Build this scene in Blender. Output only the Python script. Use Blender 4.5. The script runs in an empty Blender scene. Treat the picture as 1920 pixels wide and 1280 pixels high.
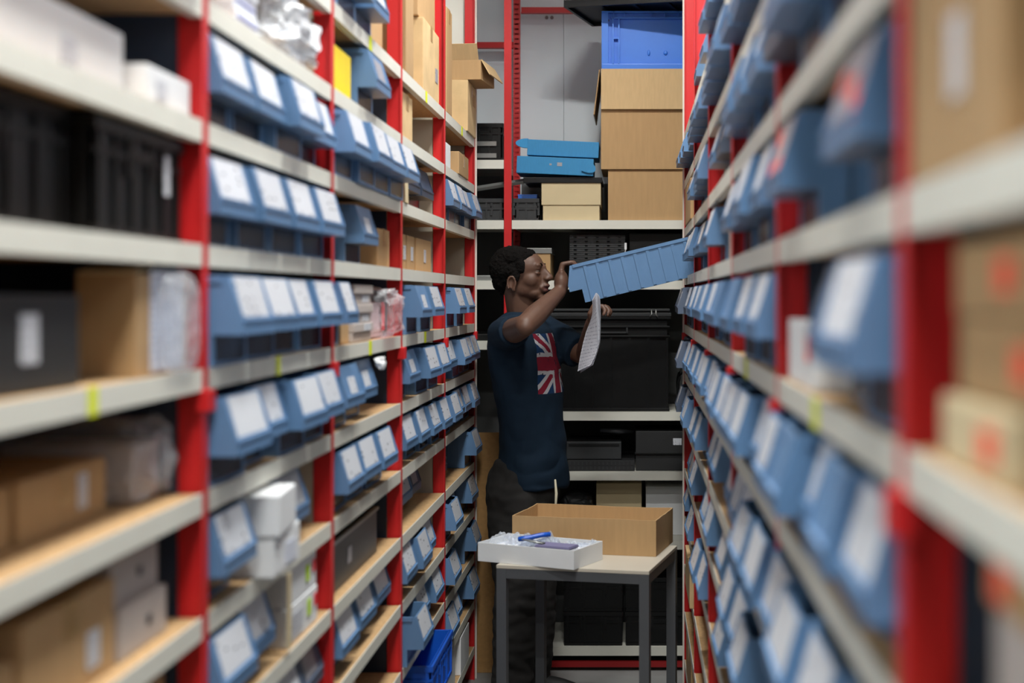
import bpy, bmesh, math, random
import numpy as np
from mathutils import Vector, Matrix, noise

random.seed(7)
scene = bpy.context.scene
COL = scene.collection
R = math.radians

# ------------------------------------------------------------------ camera
F = 2667.0                      # focal length in pixels of the 1920 wide frame (50 mm)
VX, VY = 1190.0, 556.0          # where the aisle vanishes
CAMZ = 1.66
cam_d = bpy.data.cameras.new('camera')
cam = bpy.data.objects.new('camera', cam_d)
COL.objects.link(cam)
cam.location = (0, 0, CAMZ)
cam.rotation_euler = (R(90), 0, 0)
cam_d.sensor_width = 36.0
cam_d.lens = F / 1920 * 36.0
cam_d.shift_x = -(VX - 960) / 1920
cam_d.shift_y = -(640 - VY) / 1920
cam_d.clip_start = 0.05
cam_d.dof.use_dof = True
cam_d.dof.focus_distance = 5.75
cam_d.dof.aperture_fstop = 1.9
cam_d.dof.aperture_blades = 7
scene.camera = cam

# ------------------------------------------------------------------ light and exposure
w = bpy.data.worlds.new('world')
scene.world = w
w.use_nodes = True
bg = w.node_tree.nodes['Background']
bg.inputs[0].default_value = (0.86, 0.95, 1.0, 1)
bg.inputs[1].default_value = 0.05
LAMP_POWER = 68.0
LAMP_SPOTS = [(-0.06, -0.9), (-0.06, 0.95), (-0.07, 2.75), (-0.08, 4.55)]
LAMP_Z = 3.74
scene.view_settings.view_transform = 'Standard'
scene.view_settings.look = 'None'
scene.view_settings.gamma = 1
scene.view_settings.use_curve_mapping = False
scene.view_settings.exposure = -0.32

# ------------------------------------------------------------------ materials
def srgb(r, g, b):
    def f(c):
        c /= 255.0
        return c / 12.92 if c <= 0.04045 else ((c + 0.055) / 1.055) ** 2.4
    return (f(r), f(g), f(b), 1)

MATS = {}
def nt_new(name):
    m = bpy.data.materials.new(name); m.use_nodes = True
    nt = m.node_tree
    return m, nt, nt.nodes['Principled BSDF']

def mat(name, col, rough=0.5, metal=0.0, var=0.0, scale=20.0, stretch=(1, 1, 1), bump=0.0, spec=0.5, rnd=0.0, detail=4):
    m, nt, p = nt_new(name)
    p.inputs['Roughness'].default_value = rough
    p.inputs['Metallic'].default_value = metal
    p.inputs['Specular IOR Level'].default_value = spec
    N = nt.nodes; L = nt.links
    tc = N.new('ShaderNodeTexCoord'); mp = N.new('ShaderNodeMapping')
    mp.inputs['Scale'].default_value = stretch
    L.new(tc.outputs['Object'], mp.inputs[0])
    ns = N.new('ShaderNodeTexNoise'); ns.inputs['Scale'].default_value = scale; ns.inputs['Detail'].default_value = detail
    L.new(mp.outputs[0], ns.inputs['Vector'])
    mr = N.new('ShaderNodeMapRange')
    mr.inputs[1].default_value = 0.3; mr.inputs[2].default_value = 0.7
    mr.inputs[3].default_value = 1 - var; mr.inputs[4].default_value = 1 + var
    L.new(ns.outputs[0], mr.inputs[0])
    val = mr.outputs[0]
    if rnd:
        oi = N.new('ShaderNodeObjectInfo'); m2 = N.new('ShaderNodeMapRange')
        m2.inputs[3].default_value = 1 - rnd; m2.inputs[4].default_value = 1 + rnd
        L.new(oi.outputs['Random'], m2.inputs[0])
        mm = N.new('ShaderNodeMath'); mm.operation = 'MULTIPLY'
        L.new(val, mm.inputs[0]); L.new(m2.outputs[0], mm.inputs[1]); val = mm.outputs[0]
    vm = N.new('ShaderNodeVectorMath'); vm.operation = 'SCALE'
    vm.inputs[0].default_value = col[:3]
    L.new(val, vm.inputs['Scale'])
    L.new(vm.outputs[0], p.inputs['Base Color'])
    if bump:
        b = N.new('ShaderNodeBump'); b.inputs['Strength'].default_value = bump; b.inputs['Distance'].default_value = 0.01
        L.new(ns.outputs[0], b.inputs['Height']); L.new(b.outputs[0], p.inputs['Normal'])
    MATS[name] = m
    return m

mat('red', srgb(200, 28, 32), 0.42, var=0.05, scale=6)
mat('dark_red', srgb(150, 20, 24), 0.5, var=0.06, scale=6)
mat('strip', srgb(220, 219, 208), 0.45, var=0.04, scale=5)
mat('chip', srgb(186, 150, 106), 0.75, var=0.16, scale=90, bump=0.05)
mat('panel', srgb(180, 174, 158), 0.55, var=0.03, scale=4)
mat('navy_panel', srgb(44, 56, 74), 0.5, var=0.05, scale=4)
mat('dark_panel', srgb(92, 94, 94), 0.6, var=0.05, scale=4)
mat('bin', srgb(92, 128, 168), 0.42, var=0.05, scale=10, rnd=0.09)
mat('bin_grey', srgb(84, 96, 116), 0.45, var=0.05, scale=10, rnd=0.1)
mat('navy_bin', srgb(46, 60, 82), 0.45, var=0.05, scale=10)
mat('carton', srgb(178, 144, 101), 0.8, var=0.045, scale=14, stretch=(5, 5, .6), bump=0.03, rnd=0.1)
mat('carton_inner', srgb(200, 170, 126), 0.85, var=0.05, scale=14, stretch=(6, 1, 1))
mat('carton_pale', srgb(208, 190, 152), 0.8, var=0.04, scale=10)
mat('carton_old', srgb(206, 176, 130), 0.85, var=0.14, scale=9, bump=0.1)
mat('tape', srgb(176, 142, 92), 0.3, var=0.05, scale=8)
mat('white_box', srgb(228, 230, 232), 0.6, var=0.03, scale=8)
mat('grey_box', srgb(186, 176, 170), 0.7, var=0.06, scale=8)
mat('black', srgb(19, 20, 21), 0.42, var=0.1, scale=8, spec=.3)
mat('black_soft', srgb(28, 29, 31), 0.6, var=0.1, scale=10)
mat('charcoal', srgb(42, 44, 46), 0.5, var=0.06, scale=8)
mat('steel', srgb(150, 152, 150), 0.35, metal=0.6, var=0.06, scale=10)
mat('steel_dark', srgb(70, 72, 76), 0.45, metal=0.3, var=0.08, scale=9)
mat('yellow_tag', srgb(222, 232, 20), 0.6)
mat('green_sticker', srgb(190, 225, 40), 0.6)
mat('yellow', srgb(245, 214, 22), 0.5, var=0.03)
mat('orange_sticker', srgb(255, 92, 62), 0.6)
mat('red_sticker', srgb(230, 44, 60), 0.6)
mat('crate_blue', srgb(56, 122, 222), 0.38, var=0.04, scale=6)
mat('royal', srgb(16, 84, 190), 0.4, var=0.05, scale=8)
mat('cyan_card', srgb(46, 132, 184), 0.6, var=0.05, scale=30, stretch=(6, 1, 1))
mat('wall', srgb(230, 238, 243), 0.55, var=0.015, scale=3)
mat('ceiling', srgb(196, 198, 194), 0.8, var=0.02, scale=3)
mat('floor', srgb(150, 151, 150), 0.55, var=0.1, scale=6)
mat('board', srgb(176, 134, 82), 0.7, var=0.1, scale=60, bump=0.03)
mat('laminate', srgb(190, 182, 168), 0.45, var=0.03, scale=8)
mat('frame_grey', srgb(74, 76, 80), 0.5, var=0.05, scale=6)
mat('skin_plain', srgb(118, 78, 56), 0.45)
mat('hair', srgb(17, 15, 14), 0.95, var=0.35, scale=160, bump=0.6, spec=.1)
mat('trouser', srgb(27, 25, 24), 0.85, var=0.4, scale=11, bump=0.12)
mat('shoe', srgb(24, 24, 25), 0.6, var=0.1)
mat('sole', srgb(60, 60, 60), 0.7)
mat('eye_white', srgb(96, 84, 76), 0.25)
mat('iris', srgb(30, 18, 12), 0.15)
mat('lavender', srgb(120, 116, 150), 0.6)
mat('string', srgb(214, 206, 180), 0.8)
mat('sheet_white', srgb(225, 228, 236), 0.7, var=0.02, scale=30)
mat('dark_green', srgb(34, 48, 40), 0.8, var=0.2, scale=12)
mat('maroon', srgb(120, 44, 40), 0.7, var=0.1)
mat('print_blue', srgb(120, 124, 176), 0.7)

def emission(name, col, strength):
    m = bpy.data.materials.new(name); m.use_nodes = True
    nt = m.node_tree; nt.nodes.clear()
    e = nt.nodes.new('ShaderNodeEmission'); o = nt.nodes.new('ShaderNodeOutputMaterial')
    e.inputs[0].default_value = col; e.inputs[1].default_value = strength
    nt.links.new(e.outputs[0], o.inputs[0]); MATS[name] = m
emission('tube', (0.93, 1.0, 0.95, 1), 6.0)

def label_mat(name, base, seed, density):
    """white paper with printed dots and a few lines"""
    m, nt, p = nt_new(name); N = nt.nodes; L = nt.links
    p.inputs['Roughness'].default_value = 0.35
    tc = N.new('ShaderNodeTexCoord'); oi = N.new('ShaderNodeObjectInfo')
    mp = N.new('ShaderNodeVectorMath'); mp.operation = 'MULTIPLY'; mp.inputs[1].default_value = (4.0, 0.0, 5.0)
    L.new(tc.outputs['Generated'], mp.inputs[0])
    sc = N.new('ShaderNodeMath'); sc.operation = 'MULTIPLY'; sc.inputs[1].default_value = 61 + seed
    L.new(oi.outputs['Random'], sc.inputs[0])
    fl = N.new('ShaderNodeMath'); fl.operation = 'FLOOR'; L.new(sc.outputs[0], fl.inputs[0])
    ad = N.new('ShaderNodeVectorMath'); ad.operation = 'ADD'
    L.new(mp.outputs[0], ad.inputs[0]); L.new(fl.outputs[0], ad.inputs[1])
    vo = N.new('ShaderNodeTexVoronoi'); vo.inputs['Scale'].default_value = 1.0; vo.inputs['Randomness'].default_value = 0.35
    L.new(ad.outputs[0], vo.inputs['Vector'])
    lt = N.new('ShaderNodeMath'); lt.operation = 'LESS_THAN'; lt.inputs[1].default_value = 0.2
    L.new(vo.outputs['Distance'], lt.inputs[0])
    sep = N.new('ShaderNodeSeparateColor'); L.new(vo.outputs['Color'], sep.inputs[0])
    gt = N.new('ShaderNodeMath'); gt.operation = 'LESS_THAN'; gt.inputs[1].default_value = density
    L.new(sep.outputs[0], gt.inputs[0])
    mu = N.new('ShaderNodeMath'); mu.operation = 'MULTIPLY'; L.new(lt.outputs[0], mu.inputs[0]); L.new(gt.outputs[0], mu.inputs[1])
    rd = N.new('ShaderNodeMath'); rd.operation = 'GREATER_THAN'; rd.inputs[1].default_value = 0.84
    L.new(sep.outputs[1], rd.inputs[0])
    ink = N.new('ShaderNodeMix'); ink.data_type = 'RGBA'
    ink.inputs[6].default_value = srgb(58, 60, 74); ink.inputs[7].default_value = srgb(200, 40, 60)
    L.new(rd.outputs[0], ink.inputs[0])
    mx = N.new('ShaderNodeMix'); mx.data_type = 'RGBA'; mx.inputs[6].default_value = base
    L.new(mu.outputs[0], mx.inputs[0]); L.new(ink.outputs[2], mx.inputs[7])
    L.new(mx.outputs[2], p.inputs['Base Color'])
    MATS[name] = m
label_mat('label', srgb(208, 211, 218), 0, 0.42)
label_mat('label_busy', srgb(202, 205, 212), 17, 0.72)
label_mat('label_plain', srgb(210, 213, 219), 5, 0.04)
label_mat('label_dull', srgb(158, 157, 164), 29, 0.5)

def text_mat(name, base, ink, rows, axis=2, lines_w=0.45, amount=0.6):
    """rows of fine printed writing (illegible in the photograph)"""
    m, nt, p = nt_new(name); N = nt.nodes; L = nt.links
    p.inputs['Roughness'].default_value = 0.6
    tc = N.new('ShaderNodeTexCoord'); sp = N.new('ShaderNodeSeparateXYZ'); L.new(tc.outputs['UV'], sp.inputs[0])
    m1 = N.new('ShaderNodeMath'); m1.operation = 'MULTIPLY'; m1.inputs[1].default_value = rows; L.new(sp.outputs[1], m1.inputs[0])
    fr = N.new('ShaderNodeMath'); fr.operation = 'FRACT'; L.new(m1.outputs[0], fr.inputs[0])
    lt = N.new('ShaderNodeMath'); lt.operation = 'LESS_THAN'; lt.inputs[1].default_value = lines_w; L.new(fr.outputs[0], lt.inputs[0])
    mp = N.new('ShaderNodeMapping'); mp.inputs['Scale'].default_value = (18, rows, 1); L.new(tc.outputs['UV'], mp.inputs[0])
    ns = N.new('ShaderNodeTexNoise'); ns.inputs['Scale'].default_value = 1.0; ns.inputs['Detail'].default_value = 1; L.new(mp.outputs[0], ns.inputs['Vector'])
    g = N.new('ShaderNodeMath'); g.operation = 'GREATER_THAN'; g.inputs[1].default_value = 1 - amount; L.new(ns.outputs[0], g.inputs[0])
    mu = N.new('ShaderNodeMath'); mu.operation = 'MULTIPLY'; L.new(lt.outputs[0], mu.inputs[0]); L.new(g.outputs[0], mu.inputs[1])
    mx = N.new('ShaderNodeMix'); mx.data_type = 'RGBA'; mx.inputs[6].default_value = base; mx.inputs[7].default_value = ink
    L.new(mu.outputs[0], mx.inputs[0]); L.new(mx.outputs[2], p.inputs['Base Color'])
    MATS[name] = m
text_mat('paper_text', srgb(220, 220, 228), srgb(170, 170, 184), 22, lines_w=.3, amount=0.5)
text_mat('sheet_print', srgb(222, 226, 236), srgb(165, 172, 195), 14, amount=0.52)

def plastic_mat(name, alpha, tint=(0.95, 0.97, 1.0, 1)):
    m = bpy.data.materials.new(name); m.use_nodes = True
    nt = m.node_tree; nt.nodes.clear(); N = nt.nodes; L = nt.links
    o = N.new('ShaderNodeOutputMaterial'); t = N.new('ShaderNodeBsdfTransparent'); t.inputs[0].default_value = tint
    g = N.new('ShaderNodeBsdfPrincipled'); g.inputs['Base Color'].default_value = (0.8, 0.82, 0.85, 1); g.inputs['Roughness'].default_value = 0.12
    lw = N.new('ShaderNodeLayerWeight'); lw.inputs[0].default_value = 0.35
    tc = N.new('ShaderNodeTexCoord'); ns = N.new('ShaderNodeTexNoise'); ns.inputs['Scale'].default_value = 45; ns.inputs['Detail'].default_value = 2
    L.new(tc.outputs['Object'], ns.inputs['Vector'])
    b = N.new('ShaderNodeBump'); b.inputs['Strength'].default_value = 0.6; b.inputs['Distance'].default_value = 0.01
    L.new(ns.outputs[0], b.inputs['Height']); L.new(b.outputs[0], g.inputs['Normal'])
    ma = N.new('ShaderNodeMath'); ma.operation = 'MULTIPLY_ADD'; ma.inputs[1].default_value = 0.45; ma.inputs[2].default_value = alpha
    ma.use_clamp = True
    L.new(lw.outputs['Facing'], ma.inputs[0])
    mx = N.new('ShaderNodeMixShader'); L.new(ma.outputs[0], mx.inputs[0]); L.new(t.outputs[0], mx.inputs[1]); L.new(g.outputs[0], mx.inputs[2])
    L.new(mx.outputs[0], o.inputs[0]); MATS[name] = m
def window_mat():
    m = bpy.data.materials.new('window'); m.use_nodes = True
    nt = m.node_tree; N = nt.nodes; L = nt.links; p = N['Principled BSDF']; o = N['Material Output']
    oi = N.new('ShaderNodeObjectInfo'); mx = N.new('ShaderNodeMix'); mx.data_type = 'RGBA'
    mx.inputs[6].default_value = srgb(52, 58, 72); mx.inputs[7].default_value = srgb(74, 54, 52)
    mr = N.new('ShaderNodeMapRange'); mr.inputs[1].default_value = .55; mr.inputs[2].default_value = .9
    L.new(oi.outputs['Random'], mr.inputs[0]); L.new(mr.outputs[0], mx.inputs[0]); L.new(mx.outputs[2], p.inputs['Base Color'])
    p.inputs['Roughness'].default_value = .25
    t = N.new('ShaderNodeBsdfTransparent'); ms = N.new('ShaderNodeMixShader'); ms.inputs[0].default_value = .7
    L.new(t.outputs[0], ms.inputs[1]); L.new(p.outputs[0], ms.inputs[2]); L.new(ms.outputs[0], o.inputs[0]); MATS['window'] = m
window_mat()
plastic_mat('plastic', 0.1)
plastic_mat('bubble', 0.5)
plastic_mat('plastic_red', 0.12, (1.0, 0.86, 0.88, 1))

# ------------------------------------------------------------------ mesh helpers
MESH = {}
def finish(bm, name, smooth=False):
    bmesh.ops.recalc_face_normals(bm, faces=bm.faces)
    me = bpy.data.meshes.new(name); bm.to_mesh(me); bm.free()
    if smooth:
        me.polygons.foreach_set('use_smooth', [True] * len(me.polygons))
    return me

def bx(bm, x0, x1, y0, y1, z0, z1, bev=0.0):
    r = bmesh.ops.create_cube(bm, size=1.0)
    bmesh.ops.scale(bm, vec=(x1 - x0, y1 - y0, z1 - z0), verts=r['verts'])
    bmesh.ops.translate(bm, vec=((x0 + x1) / 2, (y0 + y1) / 2, (z0 + z1) / 2), verts=r['verts'])
    if bev:
        es = list({e for v in r['verts'] for e in v.link_edges})
        bmesh.ops.bevel(bm, geom=es, offset=bev, segments=2, profile=0.7, affect='EDGES')
    return r

def prism(bm, poly, x0, x1):
    """polygon of (y,z) extruded along x"""
    a = [bm.verts.new((x0, y, z)) for y, z in poly]; b = [bm.verts.new((x1, y, z)) for y, z in poly]
    n = len(poly)
    bm.faces.new(a); bm.faces.new(list(reversed(b)))
    for i in range(n):
        bm.faces.new((a[i], b[i], b[(i + 1) % n], a[(i + 1) % n]))

def tube(bm, pts, r, n=8):
    rings = []
    for i, p in enumerate(pts):
        p = Vector(p)
        t = (Vector(pts[min(i + 1, len(pts) - 1)]) - Vector(pts[max(i - 1, 0)])).normalized()
        u = t.orthogonal().normalized() if abs(t.z) > .9 else t.cross(Vector((0, 0, 1))).normalized()
        v = t.cross(u)
        rr = r[i] if isinstance(r, (list, tuple)) else r
        rings.append([bm.verts.new(p + (u * math.cos(a) + v * math.sin(a)) * rr) for a in [2 * math.pi * k / n for k in range(n)]])
    for A, B in zip(rings, rings[1:]):
        for k in range(n):
            bm.faces.new((A[k], A[(k + 1) % n], B[(k + 1) % n], B[k]))
    bm.faces.new(rings[0]); bm.faces.new(list(reversed(rings[-1])))

def obj(name, me, m, parent=None, loc=(0, 0, 0), rot=(0, 0, 0)):
    o = bpy.data.objects.new(name, me); COL.objects.link(o)
    if m is not None and len(me.materials) == 0:
        me.materials.append(MATS[m])
    elif m is not None and me.materials[0] != MATS[m]:
        o.material_slots[0].link = 'OBJECT'; o.material_slots[0].material = MATS[m]
    o.location = loc; o.rotation_euler = rot
    if parent: o.parent = parent
    return o

def box_mesh(w_, d, h, bev=0.003):
    """front face at y=0, centred on x, standing on z=0"""
    k = ('box', round(w_, 4), round(d, 4), round(h, 4), bev)
    if k not in MESH:
        bm = bmesh.new(); bx(bm, -w_ / 2, w_ / 2, 0, d, 0, h, bev); MESH[k] = finish(bm, 'box')
    return MESH[k]

def box(name, x0, x1, y0, y1, z0, z1, m, parent=None, bev=0.0):
    bm = bmesh.new(); bx(bm, x0, x1, y0, y1, z0, z1, bev)
    return obj(name, finish(bm, name), m, parent)

def tag(o, label, cat, group=None):
    o['label'] = label; o['category'] = cat
    if group: o['group'] = group
    return o

def thing(name, label, cat, loc=(0, 0, 0), rz=0.0, group=None):
    o = bpy.data.objects.new(name, None); COL.objects.link(o)
    o.empty_display_size = 0.05
    o.location = loc; o.rotation_euler = (0, 0, rz)
    return tag(o, label, cat, group)

def structure(o):
    o['kind'] = 'structure'; return o

def at(px, py, y):
    """the point of the place that stands y metres down the aisle and is seen at (px, py)"""
    return Vector(((px - VX) * y / F, y, CAMZ - (py - VY) * y / F))

# ------------------------------------------------------------------ the room
AL, AR = 0.694, 0.208           # distance of the rack fronts left and right of the camera
DEPTH = 0.5
LEV = [0.13 + 0.1995 * k for k in range(14)]      # shelf edge centres
LU = [1.332 + 0.968 * k for k in range(6)]        # left uprights (y)
RU = [0.142 + 0.968 * k for k in range(7)]        # right uprights (y)
STRIP = 0.035
ENDY = 6.30                     # front of the rack across the end of the aisle
WALLY = 6.88

structure(box('floor', -3.2, 3.0, -2.0, WALLY + 0.1, -0.05, 0, 'floor'))
structure(box('ceiling', -3.2, 3.0, -2.0, WALLY + 0.1, 4.0, 4.05, 'ceiling'))
wb = structure(box('wall_back', -3.2, 3.0, WALLY + 0.03, WALLY + 0.1, 0, 4.0, 'wall'))
structure(box('wall_left', -1.32, -1.27, -2.0, WALLY + 0.03, 0, 4.0, 'wall'))
structure(box('wall_right', 0.79, 0.84, -2.0, WALLY + 0.03, 0, 4.0, 'wall'))
xs = [-1.25, -0.90, -0.343, 0.22, 0.79]
for a, b in zip(xs, xs[1:]):
    box('wall_panel', a + .0006, b - .0006, WALLY, WALLY + 0.03, 0.0, 4.0, 'wall', wb, bev=0.0012)
for k in (-0.009, 0.009):
    bm = bmesh.new()
    bmesh.ops.create_cone(bm, cap_ends=True, segments=16, radius1=.009, radius2=.007, depth=.012)
    obj('bolt', finish(bm, 'bolt'), 'steel', wb, (at(1030, 33, WALLY).x + k * 1.4, WALLY - .004, at(1030, 33, WALLY).z), (R(90), 0, 0))

# ceiling lamps (real fixtures above the aisle)
for i, (lx, ly) in enumerate(LAMP_SPOTS):
    nm = ['behind the viewer', 'nearest the viewer', 'over the middle of the aisle', 'over the man at the aisle end'][i]
    t = thing('ceiling_lamp', 'short white fluorescent ceiling lamp ' + nm, 'lamp', (lx, ly, LAMP_Z), R(90), group='ceiling lamps above the aisle')
    bm = bmesh.new()
    bx(bm, -.1, .1, -.27, .27, .075, .1); bx(bm, -.1, -.094, -.27, .27, 0, .075); bx(bm, .094, .1, -.27, .27, 0, .075)
    bx(bm, -.1, .1, -.27, -.264, 0, .075); bx(bm, -.1, .1, .264, .27, 0, .075)
    obj('housing', finish(bm, 'lamp_housing'), 'strip', t)
    for s in (-.014, .014):
        bm = bmesh.new(); tube(bm, [(s, -.255, .052), (s, .255, .052)], .011, 10)
        obj('tube', finish(bm, 'lamp_tube', True), 'tube', t)
        for yy in (-.15, .15):
            bm = bmesh.new(); tube(bm, [(s, yy, .1), (s, yy, .26)], .004, 6)
            obj('hanger', finish(bm, 'lamp_hanger'), 'steel', t)
    ld = bpy.data.lights.new('lamp_light', 'AREA'); ld.shape = 'RECTANGLE'; ld.size = .05; ld.size_y = .5
    ld.energy = LAMP_POWER; ld.color = (1.0, 1.0, 0.965); ld.spread = R(180)
    lo = bpy.data.objects.new('lamp_light', ld); COL.objects.link(lo); lo.parent = t; lo.location = (0, 0, .039)

# ------------------------------------------------------------------ racks
ORD = ['first', 'second', 'third', 'fourth', 'fifth', 'sixth', 'seventh', 'eighth', 'ninth', 'tenth', 'eleventh', 'twelfth', 'thirteenth']
LBAY = ['nearest left bay', 'second left bay', 'third left bay', 'fourth left bay', 'farthest left bay']
RBAY = ['nearest right bay', 'second right bay', 'third right bay', 'fourth right bay', 'fifth right bay', 'farthest right bay']

def side_info(side):
    return (LU, -AL, LBAY) if side == 'L' else (RU, AR, RBAY)

def shelf_levels(side, bay):
    top = 11
    return [k for k in range(0, top + 1)]

def strip_seen(side, bay, k):
    U, X, _ = side_info(side)
    for f in [i / 20 for i in range(21)]:
        y = U[bay] + (U[bay + 1] - U[bay]) * f
        if y < 0.3: continue
        px, py = VX + F * X / y, VY - F * (LEV[k] - CAMZ) / y
        if 0 <= px <= 1920 and 0 <= py <= 1280: return True
    return False

def shelf_phrase(side, bay, k):
    n = sum(1 for j in shelf_levels(side, bay) if j > k and strip_seen(side, bay, j))
    if not strip_seen(side, bay, k):
        lv = [j for j in shelf_levels(side, bay) if strip_seen(side, bay, j)]
        if k > max(lv): return 'shelf above the frame, ' + side_info(side)[2][bay]
        if k < min(lv): return ('shelf' if k == min(lv) - 1 else 'second shelf') + ' below the frame, ' + side_info(side)[2][bay]
    return ORD[n] + ' visible shelf, ' + side_info(side)[2][bay]

def post_mesh(h):
    bm = bmesh.new()
    bx(bm, -.003, 0, -.0155, .0155, 0, h)            # flange (x<0 is into the rack)
    bx(bm, -.043, -.003, -.004, .004, 0, h)
    return finish(bm, 'upright')
POST = post_mesh(3.25)

def ladder_mesh(h, wd=0.031, t=0.004, pitch=0.0235):
    """a perforated upright: two stiles and the bridges between its slots"""
    bm = bmesh.new()
    bx(bm, -wd / 2, -wd / 2 + .006, 0, t, 0, h); bx(bm, wd / 2 - .006, wd / 2, 0, t, 0, h)
    z = 0.0
    while z < h - .02:
        bx(bm, -wd / 2 + .006, wd / 2 - .006, 0, t, z, z + pitch * .64); z += pitch
    bx(bm, -wd / 2, wd / 2, t + .03, t + .034, 0, h); bx(bm, -wd / 2, -wd / 2 + .002, t, t + .03, 0, h); bx(bm, wd / 2 - .002, wd / 2, t, t + .03, 0, h)  # backing plate, and side walls added to shade the slots dark
    return finish(bm, 'perforated_upright')

def build_rack(side, label):
    U, X, bays = side_info(side)
    s = 1 if side == 'L' else -1                     # direction of the aisle seen from the rack
    root = thing('shelving_rack', label, 'shelving', (X, U[0], 0))
    inv = Matrix.Translation((-X, -U[0], 0))
    def P(name, me, m, loc, rot=(0, 0, 0), par=root):
        return obj(name, me, m, par, loc, rot)
    for i, u in enumerate(U):
        y = u - U[0]
        P('upright', POST, 'red', (0, y, 0), (0, 0, 0 if s > 0 else math.pi))
        bm = bmesh.new(); bx(bm, -.02, .02, -.015, .015, 0, 3.25); me = finish(bm, 'rear_post')
        P('rear_post', me, 'red', (-s * (DEPTH - .01), y, 0))
        bm = bmesh.new(); bx(bm, -.011, .012, -.02, .02, 0, .035, .003); me = finish(bm, 'joint_sleeve')
        P('joint_sleeve', me, 'red', (0, y, LEV[7] - .052))
        key = (side, i)
        pm = 'navy_panel' if key in (('L', 1), ('L', 3), ('R', 1), ('R', 2)) else 'panel'
        if i == len(U) - 1:
            bm = bmesh.new(); bx(bm, -DEPTH + .0, .007, .016, .024, 0, 3.25)
            P('end_panel', finish(bm, 'end_panel'), 'strip', (0, y, 0), (0, 0, 0)) if s > 0 else P('end_panel', finish(bm, 'end_panel'), 'strip', (0, y + .04, 0), (0, 0, math.pi))
        bm = bmesh.new(); bx(bm, -DEPTH + .03, -.045, -.0015, .0015, 0, 2.36)
        P('side_panel', finish(bm, 'side_panel'), pm, (0, y, 0), (0, 0, 0 if s > 0 else math.pi))
    for b in range(len(U) - 1):
        y0, y1 = U[b] - U[0] + .0165, U[b + 1] - U[0] - .0165
        bm = bmesh.new(); bx(bm, -.0015, .0015, y0, y1, 0.0, 2.34)
        P('back_panel', finish(bm, 'back_panel'), 'panel', (-s * (DEPTH + .012), 0, 0))
        ln = y1 - y0
        k1 = ('deck', round(ln, 4), s)
        if k1 not in MESH:
            bm = bmesh.new(); bx(bm, min(-s * .003, -s * (DEPTH - .03)), max(-s * .003, -s * (DEPTH - .03)), 0, ln, -.012, .0165)
            MESH[k1] = finish(bm, 'shelf')
            bm = bmesh.new()
            bx(bm, min(0, -s * .0025), max(0, -s * .0025), 0, ln, -STRIP / 2, STRIP / 2)
            bx(bm, min(-s * .0025, -s * .02), max(-s * .0025, -s * .02), 0, ln, -STRIP / 2, -STRIP / 2 + .002)
            MESH[k1 + ('e',)] = finish(bm, 'edge_strip')
        for k in shelf_levels(side, b):
            sh = P('shelf', MESH[k1], 'chip', (0, y0, LEV[k]))
            obj('edge_strip', MESH[k1 + ('e',)], 'strip', sh)
    return root

left_rack = build_rack('L', 'long red and white steel shelving rack along the left of the aisle')
right_rack = build_rack('R', 'long red and white steel shelving rack along the right of the aisle')

def shelf_tag(rack, side, y, k, wd=.032, m='yellow_tag'):
    U, X, _ = side_info(side); s = 1 if side == 'L' else -1
    bm = bmesh.new(); bx(bm, min(0, s * .001), max(0, s * .001), -wd / 2, wd / 2, -.019, .018)
    o = obj('shelf_tag', finish(bm, 'shelf_tag'), m, rack, (s * .0006, y - U[0], LEV[k]))
    o['label'] = 'yellow-green paper tag'
for x, k in ((173, 7), (521, 7), (694, 11), (694, 7), (797, 7), (799, 11), (866, 11)):
    shelf_tag(left_rack, 'L', AL * F / (VX - x), k, .03 if x < 600 else .036)
for x, k in ((1530, 7), (1400, 7), (1394, 4)):
    shelf_tag(right_rack, 'R', AR * F / (x - VX), k, .05)

# ------------------------------------------------------------------ stored things: makers (front at y=0, centred on x, base z=0)
def bin_mesh(w_, l, h, front=True):
    k = ('bin', w_, l, h)
    if k in MESH: return MESH[k]
    bm = bmesh.new(); t = .0035; z1 = .35 * h; z2 = .53 * h; y1 = .024; dp = .05
    out = [(y1, h), (0.004, z2), (0, z2 - .004), (0, z1), (dp + t, z1)]
    inn = [(dp + t, z1 + t), (t, z1 + t), (t, z2), (y1 + t, h)]
    prism(bm, out + inn, -w_ / 2 + t, w_ / 2 - t)
    # side walls follow the profile
    side = [(y1, h), (0, z2), (0, z1), (dp, z1), (dp, 0), (l - .012, 0), (l, h)]
    for sx in (-1, 1):
        a, b = sorted((sx * w_ / 2, sx * (w_ / 2 - t)))
        prism(bm, side, a, b)
        a, b = sorted((sx * (w_ / 2 - t), sx * (w_ / 2 + .0048)))
        bx(bm, a, b, y1 + .01, l, h - .012, h + .001)          # rim
        n = 9
        for i in range(n):                                      # ribs
            yy = .075 + (l - .11) * i / (n - 1)
            a, b = sorted((sx * w_ / 2, sx * (w_ / 2 + .0042)))
            bx(bm, a, b, yy, yy + .012, .004, h - .014)
    bx(bm, -w_ / 2 + t, w_ / 2 - t, dp + .004, l - .012, 0, t)
    bx(bm, -w_ / 2 + t, w_ / 2 - t, dp, dp + .004, 0, .007)
    for sx in (-1, 1):
        a, b = sorted((sx * (w_ / 2 - t), sx * (w_ / 2 - .014)))
        bx(bm, a, b, dp, dp + .004, .007, z1)
    prism(bm, [(l - .012 - t, 0), (l - .012, 0), (l, h), (l - t, h)], -w_ / 2 + t, w_ / 2 - t)
    bx(bm, -w_ / 2 + .008, w_ / 2 - .008, -.002, .004, z2 - .006, z2 - .001)   # ledge under the label
    MESH[k] = finish(bm, 'bin_body')
    return MESH[k]

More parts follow.
